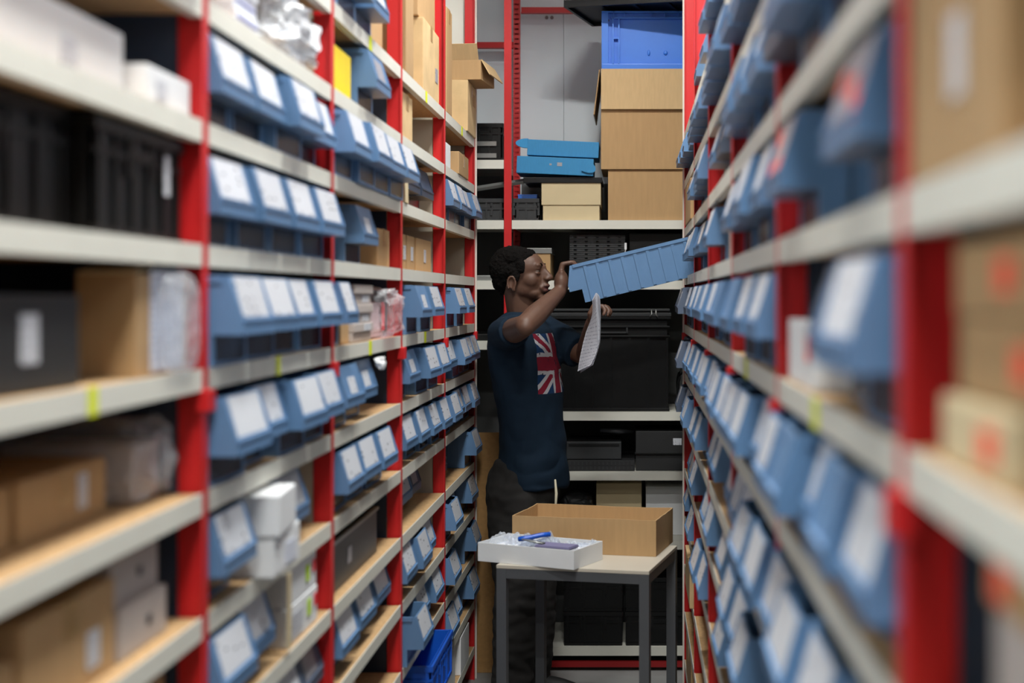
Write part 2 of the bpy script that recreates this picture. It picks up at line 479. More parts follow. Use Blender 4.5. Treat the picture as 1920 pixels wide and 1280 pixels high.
def bin_label_mesh(w_, h, fw, fh):
    k = ('blabel', w_, h, fw, fh)
    if k in MESH: return MESH[k]
    bm = bmesh.new(); z2 = .53 * h; y1 = .024
    n = Vector((0, -(h - z2), -(y1 - .004))).normalized() * -1
    n = Vector((0, -(h - z2), (y1 - .004))).normalized()
    a = Vector((0, .004, z2)); b = Vector((0, y1, h)); d = b - a
    p0 = a + d * .03; p1 = a + d * (.03 + .94 * fh)
    vs = []
    for off in (.0003, .0013):
        for p, x in ((p0, -1), (p0, 1), (p1, 1), (p1, -1)):
            v = p + n * off; vs.append(bm.verts.new((x * w_ * fw / 2, v.y, v.z)))
    bm.faces.new(vs[:4]); bm.faces.new(list(reversed(vs[4:])))
    for i in range(4):
        bm.faces.new((vs[i], vs[i + 4], vs[(i + 1) % 4 + 4], vs[(i + 1) % 4]))
    MESH[k] = finish(bm, 'bin_label')
    return MESH[k]

def make_bin(root, w_=.214, l=.44, h=.15, m='bin', lab='label', fw=.78, fh=1.0):
    obj('bin_body', bin_mesh(w_, l, h), m, root)
    k = ('win', w_, h)
    if k not in MESH:
        bm = bmesh.new(); bx(bm, -w_ / 2 + .014, w_ / 2 - .014, .0508, .0528, .007, .35 * h); MESH[k] = finish(bm, 'front_window')
    obj('front_window', MESH[k], 'window', root)
    if lab:
        obj('bin_label', bin_label_mesh(w_, h, fw, fh), lab, root)

def front_plate(root, name, w_, h, x, z, m, y=0.0, par=None):
    k = ('plate', round(w_, 4), round(h, 4))
    if k not in MESH:
        bm = bmesh.new(); bx(bm, -w_ / 2, w_ / 2, -.0012, 0, -h / 2, h / 2)
        me = finish(bm, 'plate')
        uv = me.uv_layers.new(name='UVMap')
        for lp in me.loops:
            c = me.vertices[lp.vertex_index].co
            uv.data[lp.index].uv = (c.x / w_ + .5, c.z / h + .5)
        MESH[k] = me
    return obj(name, MESH[k], m, par or root, (x, y - .0002, z))

def bin_sticker(root, x, z, h=.15):
    t = (z - .5 * h) / (.5 * h); y = .004 + .022 * t
    front_plate(root, 'sticker', .036, .024, x, z, 'orange_sticker', y=y - .0022).rotation_euler = (-math.atan2(.022, .5 * h), 0, 0)

def make_box(root, w_, d, h, m='carton', tape=True, lab=None, name='box_body', stickers=()):
    obj(name, box_mesh(w_, d, h, .0035), m, root)
    if tape:
        bm = bmesh.new(); bx(bm, -.024, .024, .0, d, h, h + .0008); bx(bm, -.024, .024, -.0008, 0, h - .05, h + .0008)
        obj('tape', finish(bm, 'tape'), 'tape', root)
        if h > .07:
            bm = bmesh.new(); bx(bm, -w_ / 2 + .003, w_ / 2 - .003, -.0004, 0.0005, h - .0015, h - .0002)
    if lab:
        lw, lh, lx, lz, lm = lab
        front_plate(root, 'paper_label', lw, lh, lx, lz, lm)
    for (sx, sz, sw, sh, sm) in stickers:
        front_plate(root, 'sticker', sw, sh, sx, sz, sm, y=-.0012)

def make_lid_box(root, w_, d, h, lidh, m, lm=None, over=.004):
    obj('box_body', box_mesh(w_, d, h - .002, .002), m, root)
    bm = bmesh.new(); bx(bm, -w_ / 2 - over, w_ / 2 + over, -over, d + over, h - lidh, h + .002, .002)
    obj('lid', finish(bm, 'lid'), lm or m, root)

def open_box_mesh(w_, d, h, t=.004):
    bm = bmesh.new()
    bx(bm, -w_ / 2, w_ / 2, 0, t, 0, h); bx(bm, -w_ / 2, w_ / 2, d - t, d, 0, h)
    bx(bm, -w_ / 2, -w_ / 2 + t, t, d - t, 0, h); bx(bm, w_ / 2 - t, w_ / 2, t, d - t, 0, h)
    bx(bm, -w_ / 2 + t, w_ / 2 - t, t, d - t, 0, t)
    return finish(bm, 'open_box')

def crate_mesh(w_, d, h, nr=5, handle=True):
    bm = bmesh.new(); t = .005
    bx(bm, -w_ / 2 + .008, w_ / 2 - .008, .008, .008 + t, 0, h); bx(bm, -w_ / 2 + .008, w_ / 2 - .008, d - .008 - t, d - .008, 0, h)
    bx(bm, -w_ / 2 + .008, -w_ / 2 + .008 + t, .008, d - .008, 0, h); bx(bm, w_ / 2 - .008 - t, w_ / 2 - .008, .008, d - .008, 0, h)
    bx(bm, -w_ / 2 + .008, w_ / 2 - .008, .008, d - .008, 0, t)
    for z0, z1, e in ((h - .018, h, 0), (h - .05, h - .042, .003), (0.0, .012, .004)):
        bx(bm, -w_ / 2 + e, w_ / 2 - e, e, .01, z0, z1); bx(bm, -w_ / 2 + e, w_ / 2 - e, d - .01, d - e, z0, z1)
        bx(bm, -w_ / 2 + e, -w_ / 2 + .01, .01, d - .01, z0, z1); bx(bm, w_ / 2 - .01, w_ / 2 - e, .01, d - .01, z0, z1)
    for i in range(nr):
        x = -w_ / 2 + .02 + (w_ - .04) * i / (nr - 1)
        bx(bm, x - .004, x + .004, .002, .01, .012, h - .018)
        y = .02 + (d - .04) * i / (nr - 1)
        bx(bm, -w_ / 2 + .002, -w_ / 2 + .01, y - .004, y + .004, .012, h - .018)
        bx(bm, w_ / 2 - .01, w_ / 2 - .002, y - .004, y + .004, .012, h - .018)
    if handle:
        bx(bm, -.055, .055, .001, .01, h - .042, h - .034); bx(bm, -.06, -.05, .001, .01, h - .075, h - .02); bx(bm, .05, .06, .001, .01, h - .075, h - .02)
    return finish(bm, 'crate_body')

def make_crate(root, w_, d, h, m='black', lab=None, nr=5, lid=False):
    k = ('crate', round(w_, 3), round(d, 3), round(h, 3), nr)
    if k not in MESH: MESH[k] = crate_mesh(w_, d, h, nr)
    obj('crate_body', MESH[k], m, root)
    if lab: front_plate(root, 'paper_label', *lab)
    if lid:
        bm = bmesh.new(); bx(bm, -w_ / 2 - .004, w_ / 2 + .004, -.004, d + .004, h, h + .014, .003); bx(bm, -w_ / 2 + .03, w_ / 2 - .03, .03, d - .03, h + .014, h + .02)
        obj('lid', finish(bm, 'crate_lid'), m, root)

def crumple_mesh(sx, sy, sz, seed, amp=.25, sub=4):
    """a crumpled bag sitting on z=0, centred on x, front at y=0"""
    bm = bmesh.new(); bmesh.ops.create_icosphere(bm, subdivisions=sub, radius=1.0)
    off = Vector((seed * 3.1, seed * 7.7, seed * 1.3))
    for v in bm.verts:
        n = v.co.normalized()
        q = Vector([math.copysign(abs(c) ** .55, c) for c in n])
        a = noise.noise(n * 2.6 + off) * amp + abs(noise.noise(n * 6.5 + off)) * amp * .7 - abs(noise.noise(n * 13 + off)) * amp * .35
        q *= 1 + a
        v.co = Vector((q.x * sx / 2, q.y * sy / 2 + sy / 2, max(0, q.z * sz / 2 + sz / 2)))
    me = finish(bm, 'bag'); return me

# ------------------------------------------------------------------ putting things on the shelves
def deck(k): return LEV[k] + .0175
def place(side, y, k, off, name, label, cat, group=None, dz=0.0, yaw=0.0):
    """a thing whose front centre stands at y on shelf k, its front off metres out of the rack face"""
    X = -AL + off if side == 'L' else AR - off
    rz = R(90) if side == 'L' else R(-90)
    return thing(name, label, cat, (X, y, deck(k) + dz + .0003), rz + R(yaw), group)

BIN_LOOK = {'B': ('bin', 'label', .78, 1.0), 'P': ('bin', 'label_plain', .82, 1.0), 'S': ('bin', 'label_busy', .36, .6),
            'K': ('bin', 'label_busy', .8, 1.0), 'U': ('bin', None, 0, 0), 'D': ('bin_grey', 'label_dull', .5, .8), 'G': ('bin_grey', 'label', .7, 1.0)}
BIN_WORDS = {'B': 'blue bin, white label', 'P': 'blue bin, blank white label', 'S': 'blue bin, small label', 'K': 'blue bin, busy white label',
             'U': 'plain blue bin', 'D': 'dull grey bin', 'G': 'grey bin, white label'}
rng = random.Random(11)
def fill_bins(side, bay, k, spec, base_off=.03, w_=None, y0=None, y1=None, h=None):
    """spec: one letter per slot from near to far; '.' empty; lower case stands set back"""
    U, X, _ = side_info(side)
    a = U[bay] + .02 if y0 is None else y0
    b = U[bay + 1] - .02 if y1 is None else y1
    sw = (b - a) / len(spec)
    n = 0
    total = sum(1 for c in spec if c != '.')
    for i, c in enumerate(spec):
        if c == '.': continue
        m, lab, fw, fh = BIN_LOOK[c.upper()]
        off = base_off + rng.uniform(-.02, .016) - (.07 if c.islower() else 0)
        words = BIN_WORDS[c.upper()]
        ph = words + ', ' + ORD[n] + ' bin along ' + shelf_phrase(side, bay, k)
        o = place(side, a + sw * (i + .5) + rng.uniform(-.002, .002), k, off, 'storage_bin', ph, 'bin', 'storage bins on the shelving', yaw=rng.uniform(-.8, .8))
        ww = w_ or min(.214, sw - .018)
        make_bin(o, ww, .38 if c.islower() else .44, h or .15, m, lab, fw, fh)
        n += 1

def where(side, bay, k): return shelf_phrase(side, bay, k)

def carton(side, y, k, off, w_, d, h, label, m='carton', tape=True, lab=None, dz=0.0, yaw=0.0, stickers=(), name='carton', cat='box', group=None):
    o = place(side, y, k, off, name, label, cat, group, dz, yaw)
    make_box(o, w_, d, h, m, tape, lab, stickers=stickers)
    return o

# ---- left rack, nearest bay
carton('L', 1.84, 9, -.05, .46, .3, .098, 'long low white box with blue print on upper shelf, top left corner', 'white_box', False, (.05, .045, .03, .035, 'label_busy'), name='white_box')
carton('L', 2.178, 9, -.018, .2, .22, .058, 'small white box beside the long white box, against dark panel', 'white_box', False, (.045, .03, -.04, .026, 'label_busy'), name='white_box')
o = place('L', 1.62, 8, -.05, 'plastic_crate', 'black plastic crate with pale handle slot, left edge under white boxes', 'crate'); make_crate(o, .52, .36, .165, 'black', (.06, .016, -.02, .09, 'charcoal'), 7)
o = place('L', 2.075, 8, -.022, 'plastic_crate', 'ribbed black plastic crate with small white label beside red upright', 'crate'); make_crate(o, .37, .4, .16, 'black', (.022, .06, .1, .1, 'label_plain'), 6)
o = place('L', 1.70, 7, -.03, 'black_box', 'black cardboard box with white barcode label, near left edge', 'box'); make_box(o, .31, .36, .118, 'black_soft', False, (.05, .06, -.0, .065, 'label_busy'))
carton('L', 1.6, 7, -.2, .2, .2, .045, 'maroon packet lying on the black box at the left', 'maroon', False, None, dz=.1195, name='packet', cat='packet')
o = place('L', 2.15, 7, -.02, 'open_carton', 'brown carton with big white printed sheet in clear wrap', 'box')
MESH['oc1'] = open_box_mesh(.23, .085, .15); obj('box_body', MESH['oc1'], 'carton', o)
front_plate(o, 'printed_sheet', .15, .15, .02, .08, 'sheet_print')
obj('clear_wrap', crumple_mesh(.15, .03, .15, 3, .08), 'plastic', o, (.02, -.034, 0))
bm = bmesh.new(); bx(bm, -.04, .04, -.09, 0, 0, .003); obj('flap', finish(bm, 'flap'), 'carton_pale', o, (-.115, .044, .149), (R(-8), 0, R(90)))
carton('L', 1.64, 6, -.09, .29, .3, .078, 'brown carton at the left edge, beside labelled low carton', 'carton')
carton('L', 1.945, 6, -.085, .3, .3, .08, 'low brown carton with white label beside bubble-wrapped pack', 'carton', True, (.035, .05, .06, .042, 'label_busy'))
o = place('L', 2.2, 6, -.035, 'wrapped_pack', 'grey pack in shiny clear plastic bag beside red upright', 'packet')
obj('pack', box_mesh(.12, .2, .09, .006), 'grey_box', o, (.01, .03, 0)); obj('clear_wrap', crumple_mesh(.17, .26, .125, 5, .2), 'plastic', o)
carton('L', 2.1, 5, -.03, .2, .26, .072, 'lower of two grey-white boxes beside red upright, bottom left', 'grey_box', False, (.018, .014, .02, .035, 'charcoal'), name='grey_box')
carton('L', 2.09, 5, -.04, .2, .26, .068, 'upper grey-white box on another, below bubble-wrapped pack', 'grey_box', False, (.018, .014, .02, .035, 'charcoal'), dz=.0735, name='grey_box')
carton('L', 1.83, 5, -.03, .3, .3, .125, 'taped brown carton with white label, bottom left corner', 'carton', True, (.045, .05, .07, .045, 'label_busy'))
carton('L', 1.55, 5, -.03, .22, .3, .09, 'small brown carton cut off by the bottom left frame corner', 'carton')
fill_bins('L', 0, 10, 'BBBB')
carton('L', 2.0, 4, -.05, .5, .3, .12, 'brown carton on the lowest shelf of nearest left bay', 'carton')

# ---- left rack, second bay
carton('L', 2.44, 10, -.06, .08, .3, .14, 'narrow brown carton at top beside stacked white folders', 'carton')
for i in range(4):
    o = place('L', 2.585, 10, -.01 - .004 * (i % 2), 'paper_pack', 'white paper pack with blue edges, ' + ['bottom', 'second', 'third', 'top'][i] + ' of top left stack', 'paper', 'paper packs in the top left stack', dz=.031 * i)
    obj('pack', box_mesh(.15, .24, .03, .003), 'sheet_white', o); front_plate(o, 'blue_band', .13, .006, 0, .015, 'print_blue')
o = place('L', 2.98, 10, .0, 'bubble_bag', 'silvery crumpled bubble-wrap bag on top shelf beside red upright', 'bag')
obj('pack', box_mesh(.26, .2, .08, .01), 'white_box', o, (0, .04, 0)); obj('clear_wrap', crumple_mesh(.4, .32, .15, 8, .22, 5), 'bubble', o)
fill_bins('L', 1, 9, 'BBBB', .035)
fill_bins('L', 1, 8, 'BKBK', .03)
fill_bins('L', 1, 7, 'KBBB', .035)
fill_bins('L', 1, 6, 'PBPK', .03)
fill_bins('L', 1, 5, 'B', .035, y0=2.325, y1=2.565)
carton('L', 2.70, 5, .035, .2, .2, .075, 'lower white carton between two blue bins, lower left', 'white_box', False, (.08, .04, .02, .03, 'sheet_print'), name='white_box')
carton('L', 2.685, 5, .04, .18, .2, .075, 'upper white carton stacked on another between two blue bins', 'white_box', False, None, dz=.0765, yaw=4, name='white_box')
o = place('L', 2.93, 5, .0, 'storage_bin', 'blue bin behind the stacked white cartons, lower left', 'bin', 'storage bins on the shelving'); make_bin(o, lab='label_busy')
carton('L', 3.14, 5, -.12, .18, .3, .15, 'brown carton standing behind red upright, second left bay', 'carton')
fill_bins('L', 1, 4, 'BB', .015, y0=2.32, y1=2.77)
carton('L', 3.02, 4, -.01, .27, .25, .078, 'lower white box with green and red stickers', 'white_box', False, (.1, .05, -.06, .036, 'label_busy'), name='white_box', stickers=((.05, .045, .028, .034, 'green_sticker'), (.11, .05, .022, .026, 'red_sticker')))
carton('L', 3.02, 4, -.012, .265, .25, .074, 'upper white box with green and red stickers', 'white_box', False, None, dz=.0795, name='white_box', stickers=((.045, .04, .028, .034, 'green_sticker'), (.105, .046, .022, .026, 'red_sticker')))
bm = bmesh.new(); bx(bm, -.016, .016, -.002, 0, 0, .15)
tag(obj('paper_slip', finish(bm, 'paper_slip'), 'carton_pale', None, (-AL + .003, 2.84, deck(4) + .012), (0, 0, R(90))), 'pale yellow paper slip hanging before the stickered white boxes', 'paper')
fill_bins('L', 1, 3, 'DDGD', .0)
fill_bins('L', 1, 2, 'DBBD', .0)

# ---- left rack, third bay
fill_bins('L', 2, 11, 'BB', .05, y0=3.33, y1=3.85)
carton('L', 4.1, 11, -.05, .2, .3, .3, 'brown carton on top shelf behind blue bins, third left bay', 'carton')
carton('L', 3.45, 10, -.02, .26, .3, .118, 'bright yellow box beside a blue bin, upper left', 'yellow', False, None, name='yellow_box')
o = place('L', 3.74, 10, .035, 'storage_bin', 'blue bin beside the bright yellow box', 'bin', 'storage bins on the shelving'); make_bin(o, lab='label_dull', fw=.5, fh=.8)
carton('L', 4.05, 10, -.16, .22, .28, .13, 'shadowed brown carton beside the bin next to yellow box', 'carton')
fill_bins('L', 2, 9, 'BBBB', .045)
fill_bins('L', 2, 8, 'dS', .02, y0=3.3, y1=3.85)
carton('L', 4.1, 8, -.03, .2, .3, .11, 'brown carton beside red upright at head height, third left bay', 'carton')
o = place('L', 3.36, 7, .03, 'storage_bin', 'blue bin, white label, overlapping second red upright below eye level', 'bin', 'storage bins on the shelving'); make_bin(o, .13)
carton('L', 3.505, 7, -.02, .1, .3, .145, 'narrow brown carton beside white packs in third left bay', 'carton')
for i in range(6):
    o = place('L', 3.70, 7, -.015 + .006 * (i % 2), 'white_pack', 'flat white pack, ' + ['lowest', 'second lowest', 'third', 'fourth', 'fifth', 'topmost'][i] + ' in stack beside plastic bag', 'packet', 'flat white packs in a stack', dz=.0245 * i)
    make_box(o, .25, .25, .0235, 'grey_box', False, (.09, .018, .04, .012, 'label_plain') if i in (1, 2, 4) else None)
o = place('L', 4.02, 7, .03, 'plastic_bag', 'clear plastic bag with red contents bulging out of the shelf', 'bag')
obj('pack', box_mesh(.2, .16, .1, .02), 'white_box', o, (0, .06, 0)); front_plate(o, 'red_slip', .05, .08, .04, .06, 'red_sticker', y=.055); obj('clear_wrap', crumple_mesh(.25, .24, .14, 12, .16), 'plastic_red', o)
fill_bins('L', 2, 6, 'SS', .02, y0=3.3, y1=3.86)
bm = bmesh.new(); bmesh.ops.create_icosphere(bm, subdivisions=2, radius=.016)
for v in bm.verts: v.co *= 1 + .9 * noise.noise(v.co * 90)
tag(obj('tissue_tuft', finish(bm, 'tissue_tuft'), 'white_box', None, (-AL + .012, 3.83, LEV[7] - .045)), 'small white crumpled tissue tuft hanging under yellow-tagged shelf edge', 'tissue')
fill_bins('L', 2, 5, 'BBB', .02, y0=3.31, y1=4.03)
carton('L', 4.12, 5, -.04, .12, .02, .12, 'white card leaning beside three blue bins', 'white_box', False, None, name='white_card', cat='card', yaw=12)
o = place('L', 3.66, 4, -.03, 'long_tray', 'long grey metal tray with small label, half empty shelf', 'tray')
MESH['tray'] = open_box_mesh(.66, .36, .12, .006); obj('tray_body', MESH['tray'], 'steel_dark', o); front_plate(o, 'paper_label', .05, .04, -.05, .06, 'label_dull')
bm = bmesh.new(); bx(bm, -.335, .335, -.006, .006, .118, .126); obj('rim', finish(bm, 'tray_rim'), 'steel', o)
fill_bins('L', 2, 3, 'BBB', .0, y0=3.34, y1=4.2)
carton('L', 3.8, 2, -.08, .3, .28, .12, 'grey box low on third left bay beneath blue bins', 'grey_box', False, name='grey_box')
fill_bins('L', 2, 1, 'BB..', .0)

# ---- left rack, fourth bay
carton('L', 4.39, 11, -.0, .15, .3, .42, 'tall narrow brown carton on top shelf beside worn cartons', 'carton')
o = carton('L', 4.93, 11, -.01, .38, .34, .25, 'worn pale brown carton, lower of two at top left', 'carton_old', True, (.06, .05, .12, .1, 'label_dull'))
o = carton('L', 4.92, 11, -.025, .4, .34, .27, 'upper worn carton with red mark, top left', 'carton', True, None, dz=.2525, stickers=((-.11, .19, .07, .05, 'red_sticker'),))
carton('L', 4.47, 10, -.02, .2, .3, .15, 'battered brown carton beside empty shelf space, fourth left bay', 'carton_old')
for i in range(2):
    o = place('L', 4.55 + .31 * i, 9, -.012, 'navy_bin', ['nearer', 'farther'][i] + ' dark navy bin under the empty shelf, fourth left bay', 'bin', 'dark navy bins'); make_bin(o, .27, .4, .15, 'navy_bin', None)
bm = bmesh.new(); prism(bm, [(0, 0), (.002, .1), (.02, .09), (.06, 0)], -.03, .03)
tag(obj('cream_flap', finish(bm, 'cream_flap'), 'carton_pale', None, (-AL + .004, 4.31, deck(9) + .001), (0, 0, R(90))), 'cream card scrap standing beside the dark navy bins', 'card')
for i, (y, ww) in enumerate(((4.45, .1), (4.6, .15), (4.885, .34))):
    carton('L', y, 8, -.03, ww, .25, .112, ['narrow', 'middle', 'widest'][i] + ' of three small labelled brown cartons at head height', 'carton', False, (.045, .045, .02, .055, 'label_busy'))
fill_bins('L', 3, 7, 'SK', .035, y0=4.27, y1=4.95)
fill_bins('L', 3, 6, 'SKB', .035, y0=4.26, y1=5.12, w_=.24)
fill_bins('L', 3, 5, 'BBBB', .02)
fill_bins('L', 3, 4, 'bbd.', .02)
fill_bins('L', 3, 3, 'BKK.', .01)
o = place('L', 4.38, 2, .06, 'storage_bin', 'blue bin jutting far out of the low shelf, fourth left bay', 'bin', 'storage bins on the shelving'); make_bin(o, lab='label')
fill_bins('L', 3, 2, 'KB', .0, y0=4.6, y1=5.18)
o = place('L', 4.72, 1, .06, 'blue_tub', 'open royal blue plastic tub jutting from a low shelf', 'tub')
make_crate(o, .5, .36, .15, 'royal', None, 5)

# ---- left rack, farthest bay
carton('L', 5.33, 11, -.0, .15, .3, .39, 'tall narrow brown carton beside open-flapped carton, upper left', 'carton')
o = carton('L', 6.0, 11, .008, .3, .34, .21, 'brown carton with handwriting bearing an open carton on top', 'carton_old', True, (.08, .05, .06, .15, 'carton'))
o = place('L', 5.99, 11, .075, 'open_carton', 'open brown carton with flaps folded out, on a carton', 'box', dz=.2125, yaw=-6)
MESH['oc2'] = open_box_mesh(.27, .28, .08); obj('box_body', MESH['oc2'], 'carton', o)
for nm, loc, rot, sz in (('flap', (0, -.0, .08), (R(-150), 0, 0), (.27, .07)), ('flap', (-.135, .14, .08), (R(-30), 0, R(-90)), (.26, .07)), ('flap', (0, .274, .08), (R(10), 0, 0), (.27, .07))):
    bm = bmesh.new(); bx(bm, -sz[0] / 2, sz[0] / 2, 0, .004, 0, sz[1]); obj(nm, finish(bm, 'flap'), 'carton_inner', o, loc, tuple(-r if i == 0 else r for i, r in enumerate(rot)))
o = place('L', 5.52, 10, -.06, 'paper_sheaf', 'loose sheaf of papers on shelf behind white box, upper left', 'paper')
for i in range(3):
    obj('sheet', box_mesh(.5, .1, .012, .002), ['steel', 'sheet_white', 'steel'][i], o, (.01 * i, .31, .12 + .013 * i))
obj('pack', box_mesh(.46, .09, .12, .003), 'charcoal', o, (0, .31, 0))
carton('L', 5.33, 10, -.005, .14, .04, .09, 'small white box beside small brown carton, farthest left bay', 'white_box', False, name='white_box')
carton('L', 5.74, 10, .005, .32, .28, .088, 'small brown carton under the carton with open flaps', 'carton')
fill_bins('L', 4, 9, 'BBBB', .03)
fill_bins('L', 4, 7, 'KB', .03, y0=5.26, y1=5.86)
fill_bins('L', 4, 6, 'BBBB', .03)
fill_bins('L', 4, 5, 'BBKB', .03)
fill_bins('L', 4, 4, 'dd.B', .03)
fill_bins('L', 4, 3, 'B.bB', .03)
fill_bins('L', 4, 2, 'B..B', .03)
fill_bins('L', 4, 1, 'BB.B', .02)
carton('L', 5.45, 0, -.01, .26, .28, .15, 'nearer white box on the bottom shelf, farthest left bay', 'white_box', False, name='white_box')
carton('L', 5.82, 0, .0, .28, .28, .15, 'farther white box on the bottom shelf, farthest left bay', 'white_box', False, name='white_box')

# ---- right rack, nearest bay
carton('R', .955, 8, -.004, .27, .3, .15, 'large brown carton with white label, right edge of frame', 'carton', True, (.04, .055, .02, .075, 'label_plain'))
carton('R', .70, 8, -.02, .22, .3, .15, 'brown carton cut off by the right frame edge', 'carton')
carton('R', .925, 7, -.012, .19, .2, .046, 'pale brown carton with orange sticker, front on nearest right shelf', 'carton_pale', False, None, stickers=((.045, .023, .034, .022, 'orange_sticker'),))
carton('R', .91, 7, -.022, .2, .25, .054, 'brown carton with orange sticker resting on pale carton', 'carton', False, None, dz=.0475, stickers=((.075, .027, .034, .022, 'orange_sticker'),))
carton('R', .9, 7, -.02, .22, .25, .05, 'topmost brown carton with orange sticker under shelf, right edge', 'carton', False, None, dz=.103, stickers=((.03, .026, .034, .022, 'orange_sticker'),))
carton('R', .8, 6, -.02, .2, .25, .118, 'grey-white box low at the right frame edge', 'grey_box', False, None, name='grey_box')
carton('R', .82, 6, -.02, .2, .25, .036, 'brown carton with orange sticker atop grey-white box', 'carton', False, None, dz=.1195, stickers=((-.06, .018, .034, .022, 'orange_sticker'),))
fill_bins('R', 0, 9, '..BB')
# ---- right rack, second bay
fill_bins('R', 1, 10, 'BBBB', .03)
fill_bins('R', 1, 9, 'UBUD', .035)
o = place('R', 1.32, 8, .02, 'storage_bin', 'blue bin with three orange stickers beside large brown carton', 'bin', 'storage bins on the shelving'); make_bin(o, lab='label_dull', fw=.9)
for sx, sz in ((-.07, .125), (.03, .105), (.08, .083)): bin_sticker(o, sx, sz)
o = place('R', 1.9, 8, .025, 'storage_bin', 'blue bin with orange stickers beside a dark gap, right rack', 'bin', 'storage bins on the shelving'); make_bin(o, lab='label_dull', fw=.9)
for sx, sz in ((-.05, .13), (.03, .09), (-.06, .09)): bin_sticker(o, sx, sz)
o = place('R', 1.62, 8, -.1, 'storage_bin', 'dark grey bin set back between two stickered bins', 'bin', 'storage bins on the shelving'); make_bin(o, l=.36, m='navy_bin', lab=None)
carton('R', 1.87, 7, -.01, .28, .2, .085, 'white box with orange sticker beside blue bins, right rack', 'white_box', False, None, name='white_box', stickers=((.09, .05, .03, .03, 'orange_sticker'),))
fill_bins('R', 1, 7, 'BD', .02, y0=1.14, y1=1.62)
fill_bins('R', 1, 6, 'PUBUB', .03, w_=.165)
fill_bins('R', 1, 5, 'BBPB', .03)
fill_bins('R', 1, 4, 'BBBB', .03)
# ---- right rack, third bay
fill_bins('R', 2, 11, 'BBBB', .03)
fill_bins('R', 2, 10, 'UBUB', .03)
fill_bins('R', 2, 9, 'PBUB', .03)
fill_bins('R', 2, 8, 'PBPB', .03)
fill_bins('R', 2, 7, 'BBU.', .03)
fill_bins('R', 2, 6, 'BPBB', .03)
fill_bins('R', 2, 5, 'PBBK', .03)
fill_bins('R', 2, 4, '.BPB', .03)
fill_bins('R', 2, 3, 'BB.P', .02)
fill_bins('R', 2, 2, 'BBBB', .02)
# ---- right rack, fourth bay
fill_bins('R', 3, 11, 'BBUB', .03)
fill_bins('R', 3, 10, 'BBBB', .03)
fill_bins('R', 3, 9, '.DB.', .0)
carton('R', 3.45, 8, -.03, .3, .3, .14, 'grey box with dark dot at head height, fourth right bay', 'grey_box', False, (.02, .02, .05, .07, 'charcoal'), name='grey_box')
o = place('R', 3.82, 8, .02, 'storage_bin', 'blue bin beside the grey box with dark dot', 'bin', 'storage bins on the shelving'); make_bin(o, lab='label')
fill_bins('R', 3, 7, 'UBUB', .03)
fill_bins('R', 3, 6, 'BBPB', .03)
fill_bins('R', 3, 5, 'B.BB', .02)
fill_bins('R', 3, 4, '.P.B', .02)
fill_bins('R', 3, 3, '.B..', .0)
o = place('R', 3.7, 1, -.02, 'storage_bin', 'blue bin low down beside dark green cloth, fourth right bay', 'bin', 'storage bins on the shelving'); make_bin(o)
# ---- right rack, fifth bay
fill_bins('R', 4, 11, '.B.B', .02)
fill_bins('R', 4, 10, 'BBUB', .03)
fill_bins('R', 4, 9, 'PBKB', .03)
carton('R', 4.2, 8, -.02, .22, .28, .13, 'brown carton at head height between bins, fifth right bay', 'carton')
fill_bins('R', 4, 8, 'BUB', .03, y0=4.34, y1=4.96)
fill_bins('R', 4, 7, 'UBBB', .03)
fill_bins('R', 4, 6, 'BBUB', .03)
fill_bins('R', 4, 5, '.BB.', .02)
fill_bins('R', 4, 4, 'B..B', .02)
fill_bins('R', 4, 3, 'BB..', .02)
o = place('R', 4.3, 0, .03, 'green_cloth', 'dark green cloth hanging over a yellow tub, low right', 'cloth')
obj('cloth_body', crumple_mesh(.2, .1, .14, 21, .12), 'dark_green', o)
o = place('R', 4.12, 0, .0, 'yellow_tub', 'yellow tub at the foot of the right rack', 'tub'); make_crate(o, .14, .25, .1, 'yellow', None, 4)
# ---- right rack, farthest bay
carton('R', 5.3, 11, -.02, .35, .3, .14, 'pale papered carton on top shelf, farthest right bay', 'carton_pale', False, (.2, .1, 0, .07, 'label_plain'))
fill_bins('R', 5, 10, 'BBUB', .03)
carton('R', 5.45, 9, .005, .55, .3, .15, 'brown carton standing in farthest right bay under blue bins', 'carton')
fill_bins('R', 5, 8, 'KB', .03, y0=5.0, y1=5.5)
fill_bins('R', 5, 7, 'GDDG', .045)
fill_bins('R', 5, 6, 'BGBD', .04)
fill_bins('R', 5, 5, 'BBKG', .035)
fill_bins('R', 5, 4, 'BB', .02, y0=5.0, y1=5.5)
fill_bins('R', 5, 3, 'B..B', .01)
o = carton('R', 5.3, 2, .012, .45, .3, .15, 'creased brown carton bulging past the table, farthest right bay', 'carton_old')
carton('R', 5.5, 0, .0, .5, .3, .16, 'brown carton at the foot of the farthest right bay', 'carton')

# ------------------------------------------------------------------ rack across the end of the aisle
er = thing('end_shelving_rack', 'red and white steel shelving rack across the end of the aisle', 'shelving', (-0.562, ENDY, 0))
UX = -0.562
LAD = ladder_mesh(3.3)
for ux in (UX, UX - 1.0, UX + 1.0):
    bm = bmesh.new(); bx(bm, -.0165, .0165, 0, .003, 0, 3.3); bx(bm, -.003, .003, .003, .04, 0, 3.3)
    obj('upright', finish(bm, 'end_upright'), 'red', er, (ux - UX, 0, 0))
    obj('perforated_upright', LAD, 'red', er, (ux - UX, .47, 0))
for x0, x1, z in ((-1.0, 0.0, 2.86), (0.02, 1.0, at(1100, 20, ENDY + .5).z)):
    bm = bmesh.new(); bx(bm, x0, x1, .495, .505, z - .016, z + .016); bx(bm, x0, x1, .47, .495, z - .016, z - .012)
    obj('cross_beam', finish(bm, 'cross_beam'), 'red', er)
